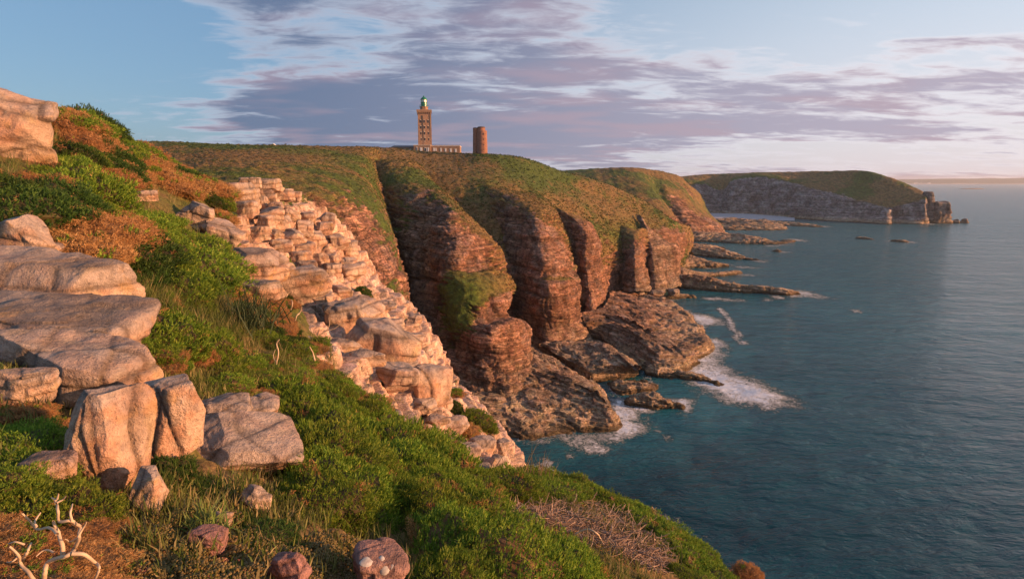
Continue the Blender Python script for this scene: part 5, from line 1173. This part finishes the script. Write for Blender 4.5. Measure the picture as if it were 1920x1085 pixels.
# single bushes that stand out
for a in [
    (298, 640, 165, 'green', 'round green gorse cushion beside the lichen spotted ledge', 1.0),
    (408, 672, 105, 'green', 'green gorse cushion right of the orange dead gorse', 1.2),
    (352, 665, 90, 'brown', 'orange dead gorse wedged between two green cushions', 1.2),
    (902, 788, 74, 'green', 'round green bush on the very brink of the near cliff', .9),
    (526, 492, 62, 'green', 'bright green cushion on the back of the fan shaped ledge', .6),
    (500, 480, 40, 'green', 'small green cushion behind the fan shaped ledge', .6),
    (597, 640, 48, 'green', 'small green bush at the foot of the cliff blocks', .9),
    (766, 676, 42, 'mixed', 'green and brown bush in a cleft above the round cliff rock', 1.0),
    (688, 548, 34, 'dark', 'dark green bush clinging to the middle of the near cliff', 1.2),
    (702, 574, 26, 'mixed', 'small tuft of gorse below the dark cliff bush', 1.2),
    (826, 690, 32, 'green', 'small green cushion on the cliff corner', .7),
    (848, 732, 40, 'mixed', 'browned bush on the cliff edge above the brink bush', 1.1),
    (858, 762, 38, 'dark', 'dark bush tucked between browned bush and brink bush', 1.1),
    (880, 800, 50, 'brown', 'dead brown gorse under the brink bush', .8),
    (215, 560, 56, 'green', 'small green tuft at the back of the sandstone ledge', .9),
    (175, 548, 44, 'mixed', 'yellowed tuft growing in the ledge crack', .8),
    (60, 700, 90, 'green', 'flat green gorse sprig over the blunt pink block', .5),
    (130, 738, 90, 'mixed', 'sparse gorse with brown stems beside the third ledge step', .6),
    (40, 770, 110, 'brown', 'orange dead gorse in front of the blunt pink block', .7),
    (100, 800, 90, 'brown', 'dull brown dead gorse left of the tall boulder', .7),
    (30, 835, 170, 'green', 'large green gorse at the left foot of the tall boulder', .9),
    (318, 890, 110, 'dark', 'dark spiky tussock in front of the square faced boulder', .9),
    (378, 915, 90, 'dark', 'low dark tussock right of the spiky one', .8),
    (505, 1005, 110, 'dark', 'low dark green cushion between the moss and the mat', .7),
    (450, 975, 70, 'mixed', 'small mixed gorse next to the pale angular stone', .7),
    (1262, 990, 30, 'mixed', 'little brown and green tuft at the cliff edge above dead stalks', 1.1),
    (1405, 1078, 60, 'brown', 'pinkish dead bush at the last corner of the cliff edge', .9),
]: bush(a[0], a[1], a[2], a[3], a[4], tall=a[5], Y=6.6 if a[0] == 1405 else None)
for k_, (u, v, w_, kd) in enumerate([(372, 332, 60, 'dark'), (392, 346, 64, 'green'), (408, 362, 60, 'brown'), (420, 380, 56, 'green'), (352, 322, 60, 'mixed'), (300, 300, 54, 'dark'), (325, 312, 54, 'brown'), (425, 402, 50, 'brown'), (398, 372, 60, 'dark')]):
    bush(u, v, w_, kd, LOOK[kd] + ' crowding against the crowning cliff blocks', LOOK[kd] + ' by the crowning blocks', .9, name='dead_gorse' if kd == 'brown' else 'gorse_bush')
# rows of bushes along the brink where the slope breaks off
def brink(line, n, size, kinds, tall, phrase):
    seg = np.array(line, float); d_ = np.r_[0, np.cumsum(np.hypot(*np.diff(seg, axis=0).T))]
    for k in range(n):
        q = (k + prn.uniform(.2, .8)) / n * d_[-1]; u = np.interp(q, d_, seg[:, 0]); v = np.interp(q, d_, seg[:, 1]); hh = hit(u, v)
        if hh is None: continue
        kd = prn.choice(kinds); s_ = prn.uniform(*size); lb = LOOK[kd] + ' ' + phrase
        bush(u + prn.uniform(-6, 6), v + prn.uniform(0, 8), s_ * F / hh[2], kd, lb, lb, tall, name='dead_gorse' if kd == 'brown' else 'gorse_bush')
brink([(610, 705), (640, 714), (700, 758), (760, 804), (815, 850), (858, 888), (895, 912)], 14, (.5, .8), ['green', 'green', 'mixed'], .8, 'on the break of slope above the near cliff')
brink([(905, 905), (1000, 912), (1085, 922), (1150, 940), (1200, 965), (1255, 1004), (1300, 1045), (1345, 1095)], 26, (.5, .95), ['green', 'green', 'mixed'], .8, 'on the last edge over the sea')
brink([(100, 214), (130, 218), (190, 245), (255, 274), (290, 292), (335, 322), (400, 352)], 18, (1.0, 1.9), ['dark', 'dark', 'green', 'brown', 'mixed'], .8, 'on the skyline of the near hill')
# bright green mat over the lower slope
MAT = [(505, 810), (545, 745), (630, 715), (680, 725), (760, 795), (845, 858), (890, 900), (945, 950), (1040, 985), (1130, 1030), (1230, 1085), (760, 1130), (690, 1030), (610, 1000), (530, 950), (440, 905), (425, 870)]
field(MAT, lambda u, v: 'green' if prn.random() < .84 else 'mixed', (.7, 1.25), 90, {'green': 'bright green gorse cushion in the dense mat beside the grey slab', 'mixed': 'half browned gorse cushion in the dense green mat'}, 'gorse mat', 1.15, .46, marks=True)
field([(905, 905), (960, 895), (1060, 905), (1130, 918), (1165, 938), (1190, 955), (1150, 960), (1050, 945), (950, 935)], lambda u, v: 'green', (.5, .85), 26, 'yellow green gorse cushion on the brink behind the dry twigs', 'gorse along the cliff brink', .9, .45)
field([(1180, 955), (1245, 985), (1300, 1030), (1350, 1085), (1300, 1090), (1240, 1040), (1190, 985)], lambda u, v: 'green' if prn.random() < .5 else 'mixed', (.4, .7), 26, {'green': 'green gorse tuft on the edge beyond the dry twigs', 'mixed': 'yellowed gorse tuft on the edge beyond the dry twigs'}, 'gorse on the outer edge', .9, .45)
# low gorse in the bottom corner
field([(-60, 900), (60, 885), (200, 900), (240, 950), (200, 985), (-60, 980)], lambda u, v: 'green', (.36, .5), 18, 'long shooted green gorse behind the bleached branches', 'gorse behind the bleached branches', .8, .5)
field([(-80, 975), (0, 960), (40, 980), (190, 985), (215, 1000), (205, 1085), (190, 1140), (-80, 1140)], lambda u, v: 'brown', (.28, .42), 20, 'orange dead gorse under the bleached branches', 'dead gorse under the bleached branches', .5, .5)
# upper hillside
KN = [('brown', 330, 310), ('brown', 300, 290), ('brown', 205, 440), ('brown', 160, 430), ('brown', 60, 345), ('brown', 120, 258), ('brown', 385, 415), ('brown', 432, 420), ('brown', 165, 350), ('brown', 255, 380), ('brown', 25, 320), ('brown', 270, 330),
      ('green', 330, 470), ('green', 280, 470), ('green', 195, 395), ('dark', 150, 232), ('dark', 100, 225), ('green', 110, 300), ('dark', 370, 455), ('dark', 40, 385), ('green', 125, 345), ('dark', 210, 300), ('green', 60, 290), ('green', 290, 420), ('dark', 330, 390), ('green', 330, 515), ('dark', 255, 490), ('mixed', 370, 380), ('mixed', 235, 300), ('green', 400, 460), ('dark', 90, 410)]
def nearest(u, v):
    u += prn.gauss(0, 14); v += prn.gauss(0, 12)
    return min(KN, key=lambda k: (k[1] - u) ** 2 + 2 * (k[2] - v) ** 2)[0]
LBL = {'brown': 'orange brown dead gorse bush on the upper hillside', 'green': 'green gorse bush on the upper hillside', 'dark': 'dark green gorse bush on the upper hillside', 'mixed': 'part green part browned gorse bush on the upper hillside'}
field([(-60, 200), (70, 204), (140, 212), (200, 244), (260, 275), (330, 315), (400, 350), (425, 400), (420, 440), (400, 500), (360, 540), (240, 520), (150, 470), (110, 430), (-60, 400)], nearest, (1.0, 1.9), 150, LBL, 'upper hillside gorse', .85, .38, marks=True)
field([(450, 560), (520, 545), (590, 560), (615, 610), (600, 650), (520, 655), (470, 620)], lambda u, v: prn.choice(['brown', 'brown', 'dark', 'green']), (.5, .8), 26, {'brown': 'orange dead gorse under the stepped cliff ledge', 'dark': 'dark gorse clump under the stepped cliff ledge', 'green': 'green gorse clump under the stepped cliff ledge', 'mixed': 'mixed gorse under the ledge'}, 'gorse below the ledge', .8, .45)
field([(250, 560), (330, 545), (430, 600), (450, 680), (430, 740), (330, 735), (250, 700)], lambda u, v: prn.choice(['green', 'mixed', 'green']), (.45, .75), 16, {'green': 'green gorse tuft around the round cushions', 'mixed': 'mixed gorse tuft around the round cushions'}, 'tufts round the cushions', .7, .5)
field([(480, 660), (560, 650), (640, 680), (560, 720), (500, 740)], lambda u, v: prn.choice(['brown', 'mixed']), (.35, .6), 14, {'brown': 'low dead gorse above the bright green mat', 'mixed': 'low mixed gorse above the bright green mat'}, 'low gorse above the mat', .6, .5)

# grass: blades all over the near slope, thick in the meadow strips
def blades(pts, nrm, L, Wd, C, lean=.5):
    n = len(pts); D = unit(np.array((0, 0, 1.0)) + nrm * .3 + rng.normal(size=(n, 3)) * lean * .5); bend = rng.normal(size=(n, 3)) * .35; bend[:, 2] -= .25
    side = unit(np.cross(D, rng.normal(size=(n, 3)))) * Wd[:, None] * .5
    m1 = pts + D * (L * .5)[:, None] + bend * (L * .12)[:, None]; tip = pts + D * L[:, None] + bend * (L * .5)[:, None]
    V = np.stack([pts - side, pts + side, m1 - side * .8, m1 + side * .8, tip], 1).reshape(-1, 3)
    k = (np.arange(n) * 5)[:, None]; Fc = np.concatenate([k + np.array((0, 1, 3)), k + np.array((0, 3, 2)), k + np.array((2, 3, 4))])
    return V, Fc, np.repeat(C, 5, 0)
def scatter_px(poly, n):
    us = [p[0] for p in poly]; vs_ = [p[1] for p in poly]; out = []; k = 0
    while len(out) < n and k < n * 12:
        k += 1; u, v = prn.uniform(min(us), max(us)), prn.uniform(min(vs_), max(vs_))
        if inside(poly, u, v):
            h_ = hit(u, v)
            if h_ is not None: out.append(h_)
    return np.array([o[0] for o in out]), np.array([o[1] for o in out]), np.array([o[2] for o in out])
GC = np.array([(.13, .14, .03), (.20, .19, .06), (.085, .12, .022), (.33, .25, .11), (.10, .11, .03)])
parts = []
for poly, nt_, per, LL in [
    ([(250, 520), (340, 520), (420, 560), (480, 620), (440, 650), (330, 590), (250, 560)], 420, 14, (.16, .34)),
    ([(140, 470), (240, 510), (400, 520), (400, 560), (250, 560)], 160, 12, (.14, .28)),
    ([(-60, 210), (200, 250), (400, 360), (420, 500), (150, 480), (-60, 400)], 500, 10, (.15, .38)),
    ([(400, 560), (500, 560), (620, 640), (640, 690), (520, 740), (430, 700)], 260, 12, (.12, .26)),
    ([(420, 880), (560, 720), (700, 700), (900, 860), (1050, 960), (1240, 1090), (700, 1100), (560, 960)], 380, 7, (.07, .18)),
    ([(200, 950), (480, 900), (640, 1010), (660, 1090), (220, 1090)], 130, 9, (.05, .12)),
    ([(180, 880), (330, 890), (480, 890), (580, 970), (460, 985), (240, 970)], 260, 11, (.05, .13)),
    ([(230, 690), (470, 700), (500, 750), (420, 770), (240, 745)], 200, 12, (.08, .18)),
    ([(-60, 640), (120, 740), (130, 860), (-60, 880)], 120, 10, (.05, .12)),
    ([(0, 190), (80, 206), (140, 214), (200, 246), (190, 260), (60, 230), (0, 210)], 80, 12, (.2, .45)),
    ([(940, 960), (1060, 1000), (1180, 1050), (1250, 1090), (900, 1095), (850, 1000)], 170, 10, (.06, .16)),
    ([(960, 900), (1100, 912), (1200, 960), (1340, 1085), (1250, 1050), (1000, 930)], 150, 9, (.10, .22)),
]:
    Pn, Nn, Zn = scatter_px(poly, nt_)
    if not len(Pn): continue
    B = np.repeat(Pn, per, 0) + rng.normal(size=(len(Pn) * per, 3)) * np.array((.05, .05, .0)); N_ = np.repeat(Nn, per, 0)
    m = len(B); parts.append(blades(B, N_, rng.uniform(*LL, m), rng.uniform(.005, .011, m), GC[np.repeat(rng.randint(0, 5, len(Pn)), per)] * rng.uniform(.75, 1.3, (m, 1))))
V, Fc, C = join(parts); tag(link('grass', mesh_np('grass', V, Fc, C, smooth=False), M_LEAF), 'thin green and straw coloured grass between the gorse', 'grass', kind='stuff')
def tuft(u, v, n, LL, label, cols, name='grass_tuft', lean=.5, spread=.12, wd=(.006, .012)):
    h_ = hit(u, v); 
    if h_ is None: return
    B = rng.normal(size=(n, 3)) * np.array((spread, spread, 0)); N_ = np.tile(h_[1], (n, 1))
    V, Fc, C = blades(B, N_, rng.uniform(*LL, n), rng.uniform(*wd, n), np.array(cols)[rng.randint(0, len(cols), n)] * rng.uniform(.8, 1.2, (n, 1)), lean)
    o = link(name, mesh_np(name, V, Fc, C, smooth=False), M_LEAF); o.location = h_[0]; tag(o, label, 'grass')
tuft(462, 610, 260, (.5, .95), 'big tuft of long blue green grass under the stepped ledge', [(.06, .10, .04), (.09, .13, .06), (.05, .08, .03)], spread=.28, lean=.9, wd=(.012, .022))
tuft(385, 985, 70, (.12, .24), 'bright grass tuft growing between the small stones', [(.14, .19, .04), (.22, .24, .08)], spread=.05, lean=1.0)
tuft(318, 985, 40, (.10, .18), 'sparse grass tuft near the leaning rock', [(.12, .15, .04), (.20, .18, .08)], spread=.04, lean=1.0)
tuft(1005, 905, 26, (.45, .75), 'seed headed reed stalks on the brink against the sea', [(.38, .27, .13), (.30, .22, .10)], spread=.22, lean=.25, wd=(.012, .02))
tuft(420, 585, 30, (.10, .2), 'purple flowering heather sprig in the grass', [(.24, .12, .22), (.30, .17, .25)], name='heather', spread=.12)

# bleached dead gorse branches
M_WOOD = mat_leaf('bleached_wood', .0, .05)
WC = np.array((.50, .36, .235))
def branch_px(name, lines, Y, label, r=.008, dY=.12, cat='branch'):
    pr = []; r2 = np.random.RandomState(len(lines) * 7 + int(Y * 10))
    for ln_ in lines:
        rs = ln_[0]; pts = [P(u, v, Y + r2.uniform(-dY, dY)) for (u, v) in ln_[1:]]
        C_ = catmull(np.array(pts), [5] * (len(pts) - 1), 0)
        C_ = C_ + .006 * fbm(C_ * 14, 2, 3)[:, None]
        pr.append(tube_tri(C_, r * rs, r * rs * .5, WC, 6))
    V, Fc, C = join(pr); c0 = V.mean(0)
    C = C * (1 + .3 * fbm(V * 20, 3, 8))[:, None]
    o = link(name, mesh_np(name, V - c0, Fc, C), M_WOOD); o.location = c0; return tag(o, label, cat)
branch_px('dead_branch', [
    (1.3, (82, 1100), (84, 1072), (92, 1052), (128, 1040), (140, 1028), (147, 1005), (150, 986), (134, 976), (112, 974), (108, 955), (104, 940)),
    (1.1, (70, 1095), (56, 1072), (40, 1052), (36, 1040), (20, 1022)), (1.0, (40, 1052), (54, 1032), (60, 1016)),
    (1.3, (118, 1045), (114, 1022), (108, 998), (98, 978)), (.9, (108, 1000), (92, 990), (66, 990), (38, 964)), (.7, (66, 990), (62, 980), (74, 962)),
    (1.2, (134, 1038), (160, 1040), (180, 1054), (187, 1064), (178, 1088)), (.7, (147, 1005), (155, 990), (160, 978)), (.6, (104, 940), (96, 932)), (.6, (104, 944), (118, 936), (122, 930)), (.6, (106, 936), (108, 926)),
    (.7, (134, 976), (132, 958), (134, 946)), (.6, (100, 1036), (84, 1030), (70, 1040)), (.6, (147, 1008), (130, 1016), (120, 1010)), (.6, (36, 1040), (26, 1050), (14, 1052)), (.6, (48, 1018), (30, 1014), (18, 1016)),
  ], 1.72, 'bleached twisted gorse branches at the bottom corner', .0062, .04)
def stem(u, v, k, line, label, r=.014, extra=(), Y=None):
    Yd = Y or hit(u, v)[2] * k
    return branch_px('dead_branch', [(1.2, *line)] + [(.8, *e) for e in extra], Yd, label, r, .0 if extra else .1)
stem(525, 690, .97, ((512, 700), (518, 680), (522, 660), (518, 645), (524, 636)), 'pale forked dead stem above the green mat', extra=(((518, 680), (512, 668), (516, 655)),))
stem(585, 690, .96, ((590, 676), (586, 660), (580, 650)), 'short bleached stem among low gorse above the mat')
stem(560, 620, .97, ((553, 600), (556, 592), (562, 586), (566, 574)), 'thin white dead stem in the orange gorse by the cliff', .016)
stem(560, 620, .97, ((545, 580), (548, 570), (547, 562)), 'short upright dead stem under the orange faced rock step', .015)
stem(610, 630, .97, ((600, 628), (612, 620), (626, 616), (640, 606)), 'long grey dead stem lying against the cliff foot', .014, extra=(((612, 620), (618, 608), (616, 596)),))
stem(0, 0, 1, ((1222, 985), (1218, 965), (1208, 950), (1202, 944)), 'crooked bleached stalk on the cliff edge against the sea', .012, (((1218, 965), (1212, 968), (1206, 982)),), Y=8.2)
stem(0, 0, 1, ((1232, 990), (1228, 968), (1226, 955), (1222, 950)), 'straight bleached stalk on the cliff edge against the sea', .012, (((1228, 968), (1236, 966)), ((1226, 955), (1231, 950))), Y=8.2)
stem(0, 0, 1, ((1288, 1030), (1300, 1018), (1314, 1010)), 'single twig sticking out over the edge', .011, (((1300, 1018), (1308, 1006)),), Y=7.0)
stem(0, 0, 1, ((1225, 1010), (1240, 1022), (1252, 1034), (1256, 1050)), 'curved bare stem beside the dry twigs', .013, Y=6.4)
stem(0, 0, 1, ((1275, 1036), (1285, 1045), (1296, 1058)), 'short bare stem on the outer edge', .012, Y=6.4)
stem(0, 0, 1, ((893, 934), (912, 942), (928, 950), (945, 950)), 'bleached root lying at the start of the dry twigs', .012, Y=5.5)
stem(0, 0, 1, ((1080, 1000), (1100, 992), (1118, 998), (1128, 1012)), 'arched bleached stem in the middle of the dry twigs', .012, Y=5.6)
# tangle of dry twigs
tw = []; poly = [(925, 945), (1000, 950), (1060, 935), (1110, 935), (1150, 945), (1200, 970), (1245, 1005), (1262, 1050), (1230, 1075), (1160, 1040), (1080, 1005), (1000, 975)]
Pn, Nn, Zn = scatter_px(poly, 1500)
DC = np.array([(.42, .28, .19), (.50, .35, .24), (.33, .22, .16), (.40, .31, .25)])
for i in range(len(Pn)):
    L = rng.uniform(.10, .32); dd = unit(rng.normal(size=3) * np.array((1, 1, .28)) + Nn[i] * .12); bnd = rng.normal(size=3) * .3
    s_ = np.linspace(-.5, .5, 5)[:, None]; path = Pn[i] + Nn[i] * rng.uniform(.0, .09) + dd * s_ * L + bnd * (s_ ** 2) * L
    tw.append(tube_tri(path, .0055, .003, DC[rng.randint(4)] * rng.uniform(.75, 1.15), 3))
V, Fc, C = join(tw); tag(link('dry_twigs', mesh_np('dry_twigs', V, Fc, C), M_DRY), 'tangle of dry pale twigs on the outer slope', 'twigs', kind='stuff')

# cushions of moss and pink stonecrop on the bottom earth
M_MOSS = mat_leaf('moss', .1, .2)
def moss_mesh(seed, cols, n=240, r0=.012):
    r = np.random.RandomState(seed); V0, F0 = _CS.setdefault(3, cube_sphere(3)); tri = np.concatenate([F0[:, [0, 1, 2]], F0[:, [0, 2, 3]]]); pr = []
    for _ in range(n):
        a = r.uniform(0, 6.28); q = r.uniform(0, 1) ** .5 * .5; p = np.array((q * math.cos(a), q * math.sin(a), .16 * (1 - (q / .5) ** 2) + r.uniform(-.02, .03)))
        s = r0 * r.uniform(2, 5); pr.append((V0 * s * np.array((1, 1, .75)) * (1 + .2 * vnoise(V0 * 3 + seed, seed))[:, None] + p, tri, np.tile(np.array(cols)[r.randint(len(cols))] * r.uniform(.8, 1.2), (len(V0), 1))))
    me = mesh_np('moss', *join(pr)); me.materials.append(M_MOSS); return me
MOSS = [moss_mesh(s, [(.16, .10, .028), (.20, .135, .04), (.12, .09, .025), (.17, .12, .05)], 240, .0085) for s in (1, 2, 3)]
CROP = [moss_mesh(s, [(.42, .15, .12), (.50, .22, .17), (.30, .10, .08), (.36, .20, .10)], 160, .008) for s in (4, 5)]
mp_ = 0
for _ in range(900):
    if mp_ >= 110: break
    u, v = prn.uniform(190, 700), prn.uniform(945, 1090)
    if not inside([(190, 960), (260, 945), (430, 940), (460, 985), (560, 1010), (640, 1010), (700, 1060), (690, 1095), (190, 1095)], u, v): continue
    h_ = hit(u, v)
    if h_ is None or any(np.linalg.norm(h_[0] - q) < .09 for q, s in BUSH[-400:] if s < .25): continue
    s = prn.uniform(.14, .26); o = link('moss_cushion', prn.choice(MOSS)); o.location = h_[0] - np.array((0, 0, .012)); o.scale = (s, s, s * .8); o.rotation_euler = (prn.uniform(-.2, .2), prn.uniform(.1, .4), prn.uniform(0, 6))
    tag(o, 'ochre moss cushion on the bare earth below the boulders', 'moss', 'moss cushions'); BUSH.append((h_[0], .1)); mp_ += 1
for (u, v, w) in ((232, 1066, 40), (262, 1070, 34), (405, 1052, 36), (435, 1048, 34), (448, 1068, 40), (425, 1030, 26), (252, 985, 30), (255, 1030, 24), (545, 1080, 30), (380, 1078, 26)):
    h_ = hit(u, v); s = w / F * h_[2]; o = link('stonecrop', prn.choice(CROP)); o.location = h_[0]; o.scale = (s, s, s * 1.1); o.rotation_euler = (0, .25, prn.uniform(0, 6))
    tag(o, 'cluster of pink stonecrop rosettes in the moss', 'stonecrop', 'stonecrop clusters')

# wind-clipped heath on the mid distance slopes
parts = []
for key, n, sz in (('HL', 15000, (.16, .5)), ('HR', 15000, (.25, .7)), ('R2', 3500, (.2, .5)), ('R3', 2500, (.2, .5))):
    G2, N2, vm, _ = GRIDS[key]; U, Vv, Zc = proj(G2)
    ok = (vm > .6) & (U > 200) & (U < 1300) & (Vv < 700) & (Zc > 20); idx = np.flatnonzero(ok.ravel())
    w = (Zc.ravel()[idx]) ** .5; idx = rng.choice(idx, n, p=w / w.sum())
    Pq = G2.reshape(-1, 3)[idx]; Zq = Zc.ravel()[idx]; f = heath_field(Pq) + .3 * fbm(Pq / 9, 3, 31); f2 = fbm(Pq / 2.2, 3, 32)
    per = 7; m = n * per; S = rng.uniform(*sz, n) * np.clip(Zq / 220, .35, 1.3)
    B = np.repeat(Pq, per, 0) + rng.normal(size=(m, 3)) * np.repeat(S, per)[:, None] * np.array((.45, .45, .12))
    D = unit(np.array((0, 0, .8)) + rng.normal(size=(m, 3)) * .65)
    pal_ = np.array([(.050, .085, .015), (.070, .100, .018), (.085, .095, .022), (.115, .10, .028), (.14, .10, .034), (.19, .115, .045)])
    ci = np.clip((2.0 + 2.4 * f2 - 3.0 * f + rng.normal(size=n) * 1.1), 0, 5).astype(int)
    parts.append(needles(B, D, np.repeat(S, per) * rng.uniform(.6, 1.1, m), np.repeat(S, per) * .55, np.repeat(pal_[ci], per, 0) * rng.uniform(.8, 1.2, (m, 1))))
V, Fc, C = join(parts); tag(link('heath', mesh_np('heath', V, Fc, C, smooth=False), M_LEAF), 'low olive and rust coloured heath over the distant slopes', 'heath', kind='stuff')

# boulders jumbled on the shore between shelf and long reef
random.seed(9)
SH = [(1150, 545, 30, 14), (1178, 548, 34, 16), (1165, 556, 20, 10), (1200, 553, 24, 12), (1215, 560, 22, 12), (1232, 551, 30, 14), (1262, 548, 26, 12), (1208, 545, 18, 10), (1190, 562, 16, 10), (1180, 532, 26, 14), (1160, 528, 20, 12), (1205, 530, 26, 14), (1222, 536, 22, 12), (1240, 560, 16, 8), (1172, 572, 18, 10), (1140, 552, 14, 9), (1196, 578, 12, 7)]
for i, (u, v, w, h) in enumerate(SH):
    p = Zp(u, v + h / 2, 2.0)
    rock_at('shore_boulder', u, v, w, h, 'brown boulder in the jumble between the red shelf and the long reef', 'boulder', Y=p[1], rz=random.uniform(0, 1), seed=700 + i, n=12, boxy=3, cuts=5, grp='shore boulders', mat=M_SHORE if 'M_SHORE' in globals() else M_MID, tint=.0)
# ------------------------------------------------------------------ air
hz = MB().box(-14000, 15000, -600, 14000, -6, 130).build('haze', None)
mh = bpy.data.materials.new('haze'); mh.use_nodes = True; th = NT(mh.node_tree); th.n.remove(th.n['Principled BSDF'])
pv_ = th.new('ShaderNodeVolumePrincipled'); pv_.inputs['Color'].default_value = (.86, .88, .95, 1); pv_.inputs['Density'].default_value = 6e-5; pv_.inputs['Anisotropy'].default_value = .2
th.l.new(pv_.outputs[0], th.n['Material Output'].inputs['Volume'])
hz.data.materials.append(mh); tag(hz, 'thin pale sea haze over the bay', 'haze', kind='stuff')
